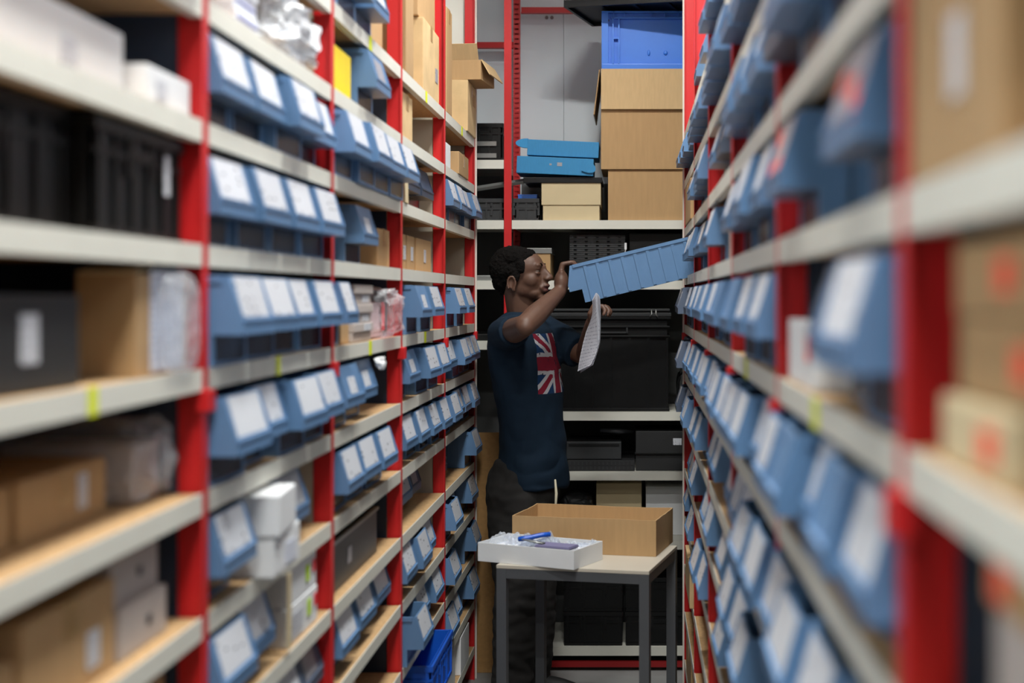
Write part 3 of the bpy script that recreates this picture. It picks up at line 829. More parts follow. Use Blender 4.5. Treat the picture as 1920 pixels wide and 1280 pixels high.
for (a, b, zs) in ((-.985, -.018, (2.246, 1.979, 1.712, 1.445, .09)), (.018, .985, (1.979, 1.712, 1.131, .866, .56, .09))):
    for z in zs:
        bm = bmesh.new(); bx(bm, a, b, .0, .48, -.012, .019)
        sh = obj('shelf', finish(bm, 'end_shelf'), 'strip', er, (0, 0.0025, z))
        bm = bmesh.new(); bx(bm, a, b, -.0025, 0, -.0195, .0195); obj('edge_strip', finish(bm, 'end_strip'), 'strip', sh)
bm = bmesh.new(); bx(bm, -.985, .985, .01, .03, .017, .043); obj('plinth', finish(bm, 'plinth'), 'dark_red', er)
for (a, b, zt) in ((-.985, -.02, 2.25), (.02, .985, 2.2)):
    bm = bmesh.new(); bx(bm, a, b, .512, .516, 0.0, zt); obj('back_panel', finish(bm, 'end_back'), 'dark_panel', er)

def shelf_at(z): return z + .0195
def end_box(name, px0, px1, py0, zs, label, cat, d, y=ENDY + .02, yaw=0, dz=0.0):
    """root at the front centre of a thing spanning px0..px1 whose top is seen at py0; returns root, width, height"""
    A = at(px0, py0, y); B = at(px1, py0, y)
    base = shelf_at(zs) + dz
    o = thing(name, label, cat, ((A.x + B.x) / 2, y, base + .0003), R(yaw))
    return o, B.x - A.x, A.z - base

S1 = 1.979
o, wd, hh = end_box('carton', 1140, 1345, 318, S1, 'plain brown carton at the bottom of the tall box pile', 'box', .4); make_box(o, wd, .4, hh, 'carton', False); lowh = hh
o, wd, hh2 = end_box('open_carton', 1127, 1340, 205, S1, 'large brown carton with its front flap folded down', 'box', .42, y=ENDY + .008, dz=lowh + .001)
topz = at(1127, 130, ENDY).z - shelf_at(S1) - lowh - .001
MESH['big'] = open_box_mesh(wd, .42, topz); obj('box_body', MESH['big'], 'carton', o)
bm = bmesh.new(); bx(bm, -wd / 2, wd / 2, -.006, -.001, -.178, .002, .001); obj('flap', finish(bm, 'flap'), 'carton_inner', o, (0, -.004, topz), (R(-2.5), 0, 0))
bm = bmesh.new(); bx(bm, -.2, .2, -.006, -.001, -.2, .002, .001); obj('flap', finish(bm, 'flap'), 'carton', o, (-wd / 2 - .004, .21, topz), (R(-7), 0, R(-90)))
bigroot = o; bigtop = o.location.z + topz
# blue crate on the carton
A = at(1128, 22, ENDY + .03); B = at(1335, 128, ENDY + .03)
o = thing('plastic_crate', 'bright blue plastic crate on top of the tall box pile', 'crate', ((A.x + B.x) / 2, ENDY + .03, bigtop + .003))
cw, ch = B.x - A.x, A.z - bigtop - .003
bm = bmesh.new(); t = .006
bx(bm, -cw / 2, cw / 2, .004, .01, 0, ch, .002); bx(bm, -cw / 2, cw / 2, .39, .396, 0, ch); bx(bm, -cw / 2, -cw / 2 + t, .01, .39, 0, ch); bx(bm, cw / 2 - t, cw / 2, .01, .39, 0, ch); bx(bm, -cw / 2, cw / 2, .01, .39, 0, t)
obj('crate_body', finish(bm, 'blue_crate'), 'crate_blue', o)
bm = bmesh.new(); bx(bm, -cw / 2 + .045, cw / 2, -.016, .004, ch - .034, ch - .026, .001); bx(bm, -cw / 2, cw / 2, -.016, .004, ch - .008, ch)
for x in (.052, .1, .22, .28, .34): bx(bm, -cw / 2 + x, -cw / 2 + x + .004, -.016, .004, ch - .03, ch)
obj('top_rail', finish(bm, 'top_rail'), 'crate_blue', o)
bm = bmesh.new(); bx(bm, -cw / 2 + .048, -cw / 2 + .054, -.016, .004, .024, ch - .03); bx(bm, -cw / 2 + .074, -cw / 2 + .08, -.016, .004, .024, ch - .03)
bx(bm, -cw / 2 + .054, -cw / 2 + .074, -.016, .004, ch * .52, ch * .54); bx(bm, -cw / 2, -cw / 2 + .03, -.012, .004, 0, ch, .001)
obj('corner_rib', finish(bm, 'corner_rib'), 'crate_blue', o)
bm = bmesh.new(); bx(bm, -cw / 2, cw / 2, -.014, .004, .0, .024, .002); obj('base_rail', finish(bm, 'base_rail'), 'crate_blue', o)
for x, rr in ((.21, .009), (.285, .0095)):
    bm = bmesh.new(); bmesh.ops.create_uvsphere(bm, u_segments=12, v_segments=8, radius=rr); bmesh.ops.scale(bm, vec=(.7 if x < .25 else 1, .5, 1.4 if x < .25 else 1), verts=bm.verts)
    obj('boss', finish(bm, 'boss', True), 'crate_blue', o, (-cw / 2 + x, .001, .075))
bm = bmesh.new(); bmesh.ops.create_cone(bm, cap_ends=True, segments=12, radius1=.005, radius2=.005, depth=.004); obj('hole_plug', finish(bm, 'hole_plug'), 'navy_bin', o, (-cw / 2 + .03, -.006, ch - .04), (R(90), 0, 0))
ctop = o.location.z + ch
# black lid lying askew on the blue crate
o = thing('crate_lid', 'black ribbed crate lid lying askew on the blue crate', 'lid', (-.312, ENDY - .05, ctop + .003), R(-14))
bm = bmesh.new(); bx(bm, 0, .6, 0, .46, .016, .026, .003); obj('lid_plate', finish(bm, 'lid_plate'), 'black', o)
for a, b, c, d_ in ((0, .6, 0, .014), (0, .6, .446, .46), (0, .014, .014, .446), (.586, .6, .014, .446)):
    bm = bmesh.new(); bx(bm, a, b, c, d_, 0, .032, .002); obj('rim', finish(bm, 'lid_rim'), 'black', o)
for x in (.15, .3, .45):
    bm = bmesh.new(); bx(bm, x, x + .012, .014, .446, .006, .016); obj('rib', finish(bm, 'lid_rib'), 'black', o)
bm = bmesh.new(); bx(bm, .3, .6, .0, .02, .033, .044, .002); obj('hinge_bar', finish(bm, 'hinge_bar'), 'steel', o)
# beige lidded box, and the black lid and blue card boxes on it
o, wd, hh = end_box('lidded_box', 1018, 1124, 343, S1, 'cream cardboard box with deep lid under the blue boxes', 'box', .36, y=ENDY + .03); make_lid_box(o, wd, .34, hh, .098, 'carton_pale', over=.006); btop = o.location.z + hh
o = thing('crate_lid', 'flat black lid under the two blue cardboard boxes', 'lid', (at(1062, 340, ENDY + .05).x, ENDY + .02, btop + .004))
bm = bmesh.new(); bx(bm, -.19, .16, 0, .34, 0, .014, .003); obj('lid_plate', finish(bm, 'lid_plate'), 'black', o)
bm = bmesh.new(); bx(bm, -.19, .16, -.003, .012, -.004, .02, .002); obj('rim', finish(bm, 'lid_rim'), 'black', o)
def card_box(px0, px1, py_top, y, h, z, tilt, label, ear):
    A = at(px0, py_top, y); B = at(px1, py_top, y); wd = B.x - A.x
    o = thing('blue_card_box', label, 'box', ((A.x + B.x) / 2, y, z))
    o.rotation_euler = (0, R(tilt), 0)
    obj('box_body', box_mesh(wd, .24, h, .002), 'cyan_card', o)
    bm = bmesh.new(); n = 10
    vs = [bm.verts.new((0, 0, -.028)), ]
    for i in range(n + 1):
        a = -math.pi / 2 + math.pi * i / n
        vs.append(bm.verts.new((.055 * math.cos(a), 0, .028 * math.sin(a))))
    f = bm.faces.new(vs[1:]); r = bmesh.ops.extrude_face_region(bm, geom=[f]); bmesh.ops.translate(bm, vec=(0, .003, 0), verts=[v for v in r['geom'] if isinstance(v, bmesh.types.BMVert)])
    obj('ear_flap', finish(bm, 'ear_flap'), 'cyan_card', o, *ear(wd, h))
    return o
z1 = btop + .036
lb = card_box(968, 1112, 297, ENDY + .0, .075, z1, 2.5, 'lower blue cardboard mailer box with worn print', lambda w_, h: ((w_ / 2 - .04, -.01, h * .62), (0, R(26), 0)))
bb = card_box(988, 1122, 266, ENDY + .03, .07, z1 + .082, 2.5, 'upper blue cardboard mailer box with side flap open', lambda w_, h: ((-w_ / 2 + .002, .0, h - .018), (R(35), R(180), 0)))
front_plate(lb, 'worn_print', .022, .016, .02, .045, 'label_dull'); front_plate(lb, 'worn_print', .01, .008, -.02, .043, 'label_dull')
# dark crate with blue lid box behind the upright, crates in the left bay
o, wd, hh = end_box('plastic_crate', 962, 1011, 372, S1, 'dark grey crate between red upright and cream box', 'crate', .4, y=ENDY + .05); make_crate(o, wd, .36, hh, 'charcoal', None, 3); k_ = o.location.z + hh
o = thing('blue_case', 'small bright blue case in the dark grey crate', 'case', (at(989, 370, ENDY + .09).x, ENDY + .09, k_ - .02)); make_box(o, .085, .2, .035, 'crate_blue', False, name='case_body')
obj('lid', box_mesh(.088, .2, .006, .002), 'crate_blue', o, (0, 0, .035))
o, wd, hh = end_box('plastic_crate', 850, 947, 372, S1, 'dark grey crate left of the red upright below metal bar', 'crate', .4, y=ENDY + .05); make_crate(o, wd, .36, hh, 'charcoal', None, 4); k2 = o.location.z + hh
p0, p1 = at(892, 362, ENDY + .062), at(1005, 336, ENDY + .062)
bm = bmesh.new(); tube(bm, [p0 - Vector((.12, 0, -.0)), p1], .012, 4)
tag(obj('metal_bar', finish(bm, 'metal_bar'), 'steel', None), 'grey metal bar leaning across the crates behind the red upright', 'bar')
o, wd, hh = end_box('plastic_crate', 850, 944, 231, 2.246, 'black crate with two grey bands on the upper end shelf', 'crate', .4, y=ENDY + .03); make_crate(o, wd, .38, hh, 'black', None, 5)
for z in (.022, .075): front_plate(o, 'grey_band', .1, .02, .03, z, 'steel')
o, wd, hh = end_box('plastic_crate', 950, 962, 240, 2.246, 'black crate end behind red upright', 'crate', .4, y=ENDY + .1)
bpy.data.objects.remove(o)
# shelf at 1.712
S2 = 1.712
o, wd, hh = end_box('lidded_box', 966, 1032, 466, S2, 'tan box with grey lid behind the man\'s head', 'box', .3, y=ENDY + .08); make_lid_box(o, wd, .3, hh, .022, 'carton', 'steel', over=.006)
z_ = S2; n = 0
o, wd, hh = end_box('slatted_tray', 1068, 1172, 440, S2, 'stack', 'tray', .36, y=ENDY + .06)
base = o.location.copy(); bpy.data.objects.remove(o)
def tray_mesh(w_, d, h):
    bm = bmesh.new(); bx(bm, -w_ / 2, w_ / 2, 0, .008, h * .62, h); bx(bm, -w_ / 2, w_ / 2, 0.0, .008, 0, h * .2)
    for i in range(6):
        x = -w_ / 2 + w_ * i / 5
        bx(bm, max(-w_ / 2, x - .018), min(w_ / 2, x + .018), .002, .01, h * .2, h * .62)
    bx(bm, -w_ / 2, w_ / 2, .02, d, 0, h * .8)
    return finish(bm, 'tray')
MESH['slat'] = tray_mesh(wd, .34, hh / 11 - .002)
for i in range(11):
    o = thing('slatted_tray', 'black slotted plastic tray, ' + ['lowest'] * (i == 0) + ['' if False else ''][0] if False else 'black slotted plastic tray, ' + (['lowest', 'second', 'third', 'fourth', 'fifth', 'sixth', 'seventh', 'eighth', 'ninth', 'tenth', 'topmost'][i]) + ' of the stack', 'tray', base + Vector((0, 0, hh / 11 * i)), group='black slotted trays in a stack')
    obj('tray_body', MESH['slat'], 'charcoal', o)
o, wd, hh = end_box('dark_carton', 1180, 1345, 438, S2, 'dark grey box behind the pulled-out blue bin', 'box', .36, y=ENDY + .1); make_box(o, wd, .36, hh, 'black_soft', False)
# big black crates on 1.131
S3 = 1.131
o, wd, hh = end_box('plastic_crate', 1035, 1256, 572, S3, 'big black lidded crate behind the man', 'crate', .4, y=ENDY + .02)
cr = o; CW, CH = wd, hh - .05
bm = bmesh.new(); bx(bm, -wd / 2 + .012, wd / 2 - .012, .012, .4, 0, CH); 
for x in np.linspace(-wd / 2 + .012, wd / 2 - .012, 7): bx(bm, x - .005, x + .005, .004, .012, .01, CH - .09)
obj('crate_body', finish(bm, 'big_crate'), 'black', o)
for z0, z1, e in ((0, .014, .002), (CH - .092, CH - .084, .0), (CH - .05, CH - .042, .0), (CH - .012, CH, -.004)):
    bm = bmesh.new(); bx(bm, -wd / 2 + e, wd / 2 - e, e, .4, z0, z1, .002); obj('rail', finish(bm, 'rail'), 'black', o)
bm = bmesh.new(); bx(bm, -.07, .07, 0, .008, CH - .075, CH - .068); bx(bm, -.075, -.068, 0, .008, CH - .075, CH - .045); bx(bm, .068, .075, 0, .008, CH - .075, CH - .045); obj('handle', finish(bm, 'handle'), 'charcoal', o)
bm = bmesh.new(); bx(bm, -wd / 2 - .006, wd / 2 + .006, -.008, .41, CH + .001, CH + .016, .002); lid = obj('lid', finish(bm, 'crate_lid'), 'charcoal', o)
bm = bmesh.new(); bx(bm, -wd / 2, wd / 2, -.004, .4, CH + .024, CH + .034, .002); obj('lid_ridge', finish(bm, 'lid_ridge'), 'charcoal', lid)
bm = bmesh.new(); bx(bm, -wd / 2 + .01, wd / 2 - .01, .004, .39, CH + .016, CH + .024); obj('lid_core', finish(bm, 'lid_core'), 'black', lid)
for s_ in (-1, 1):
    bm = bmesh.new(); tube(bm, [(s_ * .01 + .19, -.01, CH + .03), (s_ * .01 + .19, -.013, CH + .01), (s_ * .018 + .19, -.012, CH - .004)], .003, 6); obj('clasp', finish(bm, 'clasp', True), 'steel', o)
o, wd, hh = end_box('cable_coil', 1258, 1330, 690, S3, 'black cable coil beside the big black crate', 'cable', .2, y=ENDY + .12)
bm = bmesh.new()
for j in range(5):
    tube(bm, [(.055 * math.cos(a) , .02 + .01 * j, .1 + .09 * math.sin(a) + .004 * j) for a in np.linspace(0, 2 * math.pi, 25)], .007, 6)
obj('cable', finish(bm, 'cable', True), 'black', o, (0, 0, 0))
bm = bmesh.new(); bx(bm, -.05, .05, 0, .08, 0, .012, .003); obj('coil_base', finish(bm, 'coil_base'), 'black', o)
# equipment on .866
S4 = .866
o, wd, hh = end_box('equipment_case', 1062, 1165, 828, S4, 'dark grey flat equipment case on end shelf beside the man', 'equipment', .3, y=ENDY + .04, dz=.05)
make_box(o, wd, .3, hh - .0, 'charcoal', False, name='case_body'); front_plate(o, 'dark_panel', wd * .92, .012, 0, hh * .8, 'black')
o2, wd, hh = end_box('vented_tray', 1064, 1190, 860, S4, 'black vented tray under the dark grey equipment case', 'tray', .32, y=ENDY + .02)
obj('tray_body', box_mesh(wd, .32, .047, .002), 'black_soft', o2)
for r_ in range(2):
    for i in range(16):
        bm_k = 'vent'
        if bm_k not in MESH:
            bm = bmesh.new(); bx(bm, -.003, .003, -.002, 0, 0, .014); MESH['vent'] = finish(bm, 'vent')
        obj('vent_rib', MESH['vent'], 'charcoal', o2, (-wd / 2 + .012 + i * (wd - .024) / 15, 0, .006 + .02 * r_))
o, wd, hh = end_box('equipment_case', 1192, 1330, 808, S4, 'black equipment case with white serial label', 'equipment', .3, y=ENDY + .03)
make_box(o, wd, .3, hh, 'black_soft', False, name='case_body'); front_plate(o, 'serial_label', .038, .03, at(1270, 829, ENDY + .03).x - o.location.x, at(1270, 829, ENDY).z - o.location.z, 'label_busy')
bm = bmesh.new(); bx(bm, -wd / 2 - .004, wd / 2, -.012, .0, hh * .42, hh * .47, .002); obj('front_ledge', finish(bm, 'front_ledge'), 'black', o)
bm = bmesh.new(); tube(bm, [(-wd / 2 - .14, -.0, .175), (-wd / 2 - .05, .0, .17), (-wd / 2 + .01, .03, .165)], [.008, .012, .006], 8)
cbl = obj('cable', finish(bm, 'cable', True), 'steel_dark', o, (-.02, .05, .0))
# boxes on .6 behind the carton on the table
o, wd, hh = end_box('cream_box', 1118, 1203, 906, .56, 'greyish cream box on end shelf behind the table, left one', 'box', .3, y=ENDY + .15); make_box(o, wd, .3, hh, 'carton_pale', False)
o, wd, hh = end_box('white_box', 1211, 1320, 912, .56, 'greyish white box on end shelf behind the table, right one', 'box', .3, y=ENDY + .15); make_box(o, wd, .3, hh, 'white_box', False)
o, wd, hh = end_box('black_bag', 1050, 1112, 930, .56, 'black bag slumped beside the cream box on end shelf', 'bag', .3, y=ENDY + .05); obj('bag_body', crumple_mesh(wd, .25, hh, 31, .12), 'black_soft', o)
# black crates at the bottom
for i, (p0_, p1_) in enumerate(((1056, 1168), (1172, 1320))):
    for j in range(2):
        o, wd, hh = end_box('plastic_crate', p0_, p1_, 1082, .09, 'black crate under the table, ' + [['lower left', 'upper left'], ['lower right', 'upper right']][i][j] + ' of four', 'crate', .38, y=ENDY + .02)
        hj = hh / 2 - .002; o.location.z += j * (hj + .002)
        make_crate(o, wd, .36, hj, 'black', None, 4)
# dark things in the left bay of the end rack
o, wd, hh = end_box('flat_box', 850, 945, 516, S2, 'thin grey flat box on end shelf left of the man\'s head', 'box', .3, y=ENDY + .04); make_box(o, wd, .3, hh, 'steel', False)
o, wd, hh = end_box('cable_tray', 850, 945, 626, 1.445, 'black bundle of flat trays on end shelf behind the man', 'tray', .3, y=ENDY + .04); make_box(o, wd, .3, hh, 'black', False)
# the brown board standing in the lower left of the end rack
b0 = at(896, 811, ENDY - .015); b1 = at(960, 811, ENDY - .015)
bm = bmesh.new(); bx(bm, b0.x - .3, b1.x + .05, 0, .016, 0, b0.z, .002)
tag(obj('chipboard_sheet', finish(bm, 'chipboard_sheet'), 'board', None, (0, ENDY - .022, .001)), 'tall brown chipboard sheet standing behind the man\'s legs', 'board')

# ------------------------------------------------------------------ the work table and what lies on it
TR = R(-12.5)                                  # the table stands slightly turned
TH = 0.75
tw, td = .53, .50
fl = Vector((-.470, 4.83, 0))                  # front left corner of the top
ux = Vector((math.cos(TR), math.sin(TR), 0)); uy = Vector((-math.sin(TR), math.cos(TR), 0))
tb = thing('work_table', 'small work table with beige top and dark grey steel legs', 'table', fl + ux * tw / 2, TR)
box('table_top', -tw / 2, tw / 2, 0, td, TH - .012, TH, 'laminate', tb, .002)
for x in (-tw / 2, tw / 2 - .034):
    for y in (0.0, td - .034):
        box('leg', x, x + .034, y, y + .034, 0, TH - .0125, 'frame_grey', tb, .002)
for (a, b, c, d_) in ((-tw / 2 + .034, tw / 2 - .034, .001, .03), (-tw / 2 + .034, tw / 2 - .034, td - .03, td - .001), (-tw / 2 + .001, -tw / 2 + .03, .034, td - .034), (tw / 2 - .03, tw / 2 - .001, .034, td - .034)):
    box('apron', a, b, c, d_, TH - .045, TH - .0125, 'frame_grey', tb, .001)

# the open brown carton tray
CT = .126
cb = thing('open_carton', 'large shallow open brown carton on the work table', 'box', Vector((.0747, 4.975, TH + .0005)) - ux * .2625, TR)
def panel_box(name, x0, x1, y0, y1, z0, z1, m, par): return box(name, x0, x1, y0, y1, z0, z1, m, par)
W2, D2 = .525, .31
for nm, a in (('front_wall', (-W2 / 2, W2 / 2, 0, .005)), ('rear_wall', (-W2 / 2, W2 / 2, D2 - .005, D2)), ('side_wall', (-W2 / 2, -W2 / 2 + .005, .005, D2 - .005)), ('side_wall', (W2 / 2 - .005, W2 / 2, .005, D2 - .005))):
    bm = bmesh.new()
    n = 14
    x0, x1, y0, y1 = a
    along = (x1 - x0) > (y1 - y0)
    prev = None
    for i in range(n + 1):
        f = i / n
        zz = CT + .0025 * noise.noise(Vector((f * 6, len(nm) * 1.7, x0))) 
        if along: q = [(x0 + (x1 - x0) * f, y0, 0), (x0 + (x1 - x0) * f, y1, 0), (x0 + (x1 - x0) * f, y1, zz), (x0 + (x1 - x0) * f, y0, zz)]
        else: q = [(x0, y0 + (y1 - y0) * f, 0), (x1, y0 + (y1 - y0) * f, 0), (x1, y0 + (y1 - y0) * f, zz), (x0, y0 + (y1 - y0) * f, zz)]
        vs = [bm.verts.new(c) for c in q]
        if prev:
            for j in range(4): bm.faces.new((prev[j], prev[(j + 1) % 4], vs[(j + 1) % 4], vs[j]))
        else: bm.faces.new(vs)
        prev = vs
    bm.faces.new(list(reversed(prev)))
    obj(nm, finish(bm, nm), 'carton', cb)
box('bottom', -W2 / 2 + .005, W2 / 2 - .005, .005, D2 - .005, 0, .004, 'carton', cb)

# the white box lid full of plastic
fc = Vector((-.2026, 4.735, TH + .0005))
e1 = Vector((-.900, .436, 0)); e2 = Vector((.436, .900, 0))
wt = thing('white_box_tray', 'white shallow cardboard tray holding plastic bags, on table corner', 'tray', fc, math.atan2(e2.y, e2.x))
# local x runs along e2 (.21), local y along e1 (.375)
for nm, a in (('front_wall', (0, .003, 0, .375)), ('rear_wall', (.207, .21, 0, .375)), ('end_wall', (.003, .207, 0, .003)), ('end_wall', (.003, .207, .372, .375))):
    box(nm, a[0], a[1], a[2], a[3], 0, .064, 'white_box', wt, .0008)
box('bottom', .003, .207, .003, .372, 0, .003, 'white_box', wt)
def sheet_mesh(fn, nu, nv, t=.0006):
    bm = bmesh.new(); g = [[bm.verts.new(fn(i / nu, j / nv)) for j in range(nv + 1)] for i in range(nu + 1)]
    for i in range(nu):
        for j in range(nv): bm.faces.new((g[i][j], g[i + 1][j], g[i + 1][j + 1], g[i][j + 1]))
    me = bpy.data.meshes.new('sheet'); bm.normal_update()
    r = bmesh.ops.solidify(bm, geom=bm.faces[:], thickness=t)
    uvl = bm.loops.layers.uv.new('UVMap')
    bm.to_mesh(me); bm.free(); return me
def crumpled(px, py, sx, sy, z0, amp, seed):
    def fn(u, v):
        q = Vector((u * 2.6, v * 2.6, seed * 2.3))
        return (px + sx * (u - .5), py + sy * (v - .5), z0 + amp * (noise.noise(q) + abs(noise.noise(q * 2.1)) * .8) - amp * 1.2 * max(abs(u - .5), abs(v - .5)))
    return sheet_mesh(fn, 22, 22)
for i, (x, y, sx, sy, z0, amp) in enumerate(((.10, .30, .17, .12, .066, .04), (.10, .175, .16, .11, .07, .05), (.14, .06, .11, .09, .062, .035))):
    o = thing('plastic_bag', ['crumpled clear plastic bag at the left of white tray', 'crumpled clear plastic bag over the blue handle in white tray', 'crumpled clear plastic bag at the right of white tray'][i], 'bag', wt.matrix_basis @ Vector((x, y, .004)), wt.rotation_euler.z, 'plastic bags in the white tray')
    obj('bag_film', crumpled(0, 0, sx, sy, z0 - .004, amp, i + 3), 'plastic', o)
    obj('bag_filling', box_mesh(sx * .7, sy * .7, .05, .01), 'sheet_white', o, (0, -sy * .35, 0))
def curved_bar(pts, hw, hh_, n=None):
    bm = bmesh.new(); rings = []
    for i, p in enumerate(pts):
        p = Vector(p); t_ = (Vector(pts[min(i + 1, len(pts) - 1)]) - Vector(pts[max(i - 1, 0)])).normalized()
        sd = t_.cross(Vector((0, 0, 1))).normalized(); up = sd.cross(t_)
        wv = hw[i] if isinstance(hw, (list, tuple)) else hw
        rings.append([bm.verts.new(p + sd * a * wv + up * b * hh_) for a, b in ((-1, -1), (1, -1), (1, 1), (-1, 1))])
    for A, B in zip(rings, rings[1:]):
        for k in range(4): bm.faces.new((A[k], A[(k + 1) % 4], B[(k + 1) % 4], B[k]))
    bm.faces.new(rings[0]); bm.faces.new(list(reversed(rings[-1])))
    bmesh.ops.bevel(bm, geom=bm.edges[:], offset=.002, segments=2, affect='EDGES')
    return finish(bm, 'curved_bar', True)
hd = thing('blue_tool', 'bright blue plastic tool lying in the white tray', 'tool', wt.matrix_basis @ Vector((.05, .2, .08)), wt.rotation_euler.z)
obj('grip', curved_bar([(-.015, .035, .0), (-.005, .015, .003), (.01, -.005, .006), (.03, -.03, .012), (.05, -.055, .014)], [.012, .014, .01, .01, .011], .007), 'royal', hd)
obj('strap', curved_bar([(-.01, .02, .003), (-.018, -.02, -.002), (-.02, -.07, -.006)], .012, .002), 'steel', hd)
pd = thing('grey_pad', 'flat lavender-grey pad under the plastic in white tray', 'pad', wt.matrix_basis @ Vector((.045, .09, .0595)), wt.rotation_euler.z)
obj('pad_body', box_mesh(.07, .13, .012, .004), 'lavender', pd, (0, -.065, 0))
obj('pad_rim', box_mesh(.074, .134, .003, .001), 'lavender', pd, (0, -.067, .004))

# ------------------------------------------------------------------ the bin being pulled out
PB = 5.665
f0 = at(1064, 500, PB); tilt = R(13.6)
pb = thing('storage_bin', 'blue bin held by the man, pulled out of the right rack and tilted', 'bin', (0, 0, 0), 0, 'storage bins on the shelving')
bh, bl = .155, .515
make_bin(pb, .13, bl, bh, 'bin', 'label')
# local y (into the bin) runs along +x and rises; front lip near the hand
M = Matrix.Rotation(-tilt, 4, 'Y') @ Matrix.Rotation(R(-90), 4, 'Z')
top_local = Vector((0, .0, bh))
pb.matrix_basis = Matrix.Translation(f0 - (M @ Vector((0, .012, bh)))) @ M
PBM = pb.matrix_basis.copy()
def on_bin(x, y, z): return PBM @ Vector((x, y, z))

# ------------------------------------------------------------------ the man
def ell(bm, c, r, M3=None, seg=16):
    res = bmesh.ops.create_uvsphere(bm, u_segments=seg, v_segments=max(6, seg // 2 + 2), radius=1.0)
    m4 = Matrix.Translation(Vector(c)) @ (M3.to_4x4() if M3 else Matrix.Identity(4)) @ Matrix.Diagonal((r[0], r[1], r[2], 1))
    bmesh.ops.transform(bm, matrix=m4, verts=res['verts'])

def cap(bm, p0, r0, p1, r1, n=14):
    p0, p1 = Vector(p0), Vector(p1); t = (p1 - p0).normalized(); u = t.orthogonal().normalized(); v = t.cross(u)
    rings = []
    prof = [(p0 - t * r0 * math.cos(a), r0 * math.sin(a)) for a in (R(12), R(35), R(62), R(90))] + [(p1 + t * r1 * math.sin(a), r1 * math.cos(a)) for a in (0, R(28), R(55), R(78))]
    for c, rr in prof:
        rings.append([bm.verts.new(c + (u * math.cos(2 * math.pi * k / n) + v * math.sin(2 * math.pi * k / n)) * rr) for k in range(n)])
    for A, B in zip(rings, rings[1:]):
        for k in range(n): bm.faces.new((A[k], A[(k + 1) % n], B[(k + 1) % n], B[k]))
    bm.faces.new(list(reversed(rings[0]))); bm.faces.new(rings[-1])

def chain(bm, pts, rs):
    for i in range(len(pts) - 1): cap(bm, pts[i], rs[i], pts[i + 1], rs[i + 1])

def loft(bm, rings, n=28):
    """rings of (centre, half axis u, half axis v, squareness)"""
    rr = []
    for c, u, v in rings:
        c, u, v = Vector(c), Vector(u), Vector(v)
        rr.append([bm.verts.new(c + u * math.cos(2 * math.pi * k / n) + v * math.sin(2 * math.pi * k / n)) for k in range(n)])
    for A, B in zip(rr, rr[1:]):
        for k in range(n): bm.faces.new((A[k], A[(k + 1) % n], B[(k + 1) % n], B[k]))
    bm.faces.new(list(reversed(rr[0]))); bm.faces.new(rr[-1])

def remesh(bm, voxel, it=4, fac=.5):
    bmesh.ops.recalc_face_normals(bm, faces=bm.faces)
    me = bpy.data.meshes.new('tmp'); bm.to_mesh(me); bm.free()
    o = bpy.data.objects.new('tmp', me); COL.objects.link(o)
    m = o.modifiers.new('r', 'REMESH'); m.mode = 'VOXEL'; m.voxel_size = voxel
    if it:
        m2 = o.modifiers.new('s', 'SMOOTH'); m2.factor = fac; m2.iterations = it
    dg = bpy.context.evaluated_depsgraph_get(); dg.update()
    out = bpy.data.meshes.new_from_object(o.evaluated_get(dg))
    bpy.data.objects.remove(o); bpy.data.meshes.remove(me)
    out.polygons.foreach_set('use_smooth', [True] * len(out.polygons))
    return out

man = thing('person', 'man in navy T-shirt and dark trousers pulling out a blue bin, holding papers', 'person', (-.455, 5.8, 0))
PO = Vector((-.455, 5.8, 0))
def part(name, me, m):
    me.transform(Matrix.Translation(-PO))
    if isinstance(m, str): me.materials.append(MATS[m])
    else: me.materials.append(m)
    o = bpy.data.objects.new(name, me); COL.objects.link(o); o.parent = man
    return o

YAW = R(19)
dv = Vector((math.cos(YAW), -math.sin(YAW), 0)); rv = Vector((-math.sin(YAW), -math.cos(YAW), 0)); up = Vector((0, 0, 1))
# head frame
HY = R(13); HT = R(-2)
hf = Vector((math.cos(HY) * math.cos(HT), -math.sin(HY) * math.cos(HT), math.sin(HT))); hl = Vector((math.sin(HY), math.cos(HY), 0)); hu = hl.cross(hf) * -1
if hu.z < 0: hu = -hu
HC = at(972, 508, 5.78)
def H(f, l, z): return HC + hf * f + hl * l + hu * z
H3 = Matrix((hf, hl, hu)).transposed()
def hell(bm, c, r): ell(bm, H(*c), r, H3, 18)

RSH = Vector((-.506, 5.645, 1.512)); REL = Vector((-.413, 5.375, 1.552)); RWR = Vector((-.297, 5.60, 1.678))
LSH = Vector((-.375, 5.945, 1.505)); LEL = Vector((-.200, 5.80, 1.416)); LWR = Vector((-.166, 5.605, 1.560))
NECK = at(978, 592, 5.80)

bm = bmesh.new()
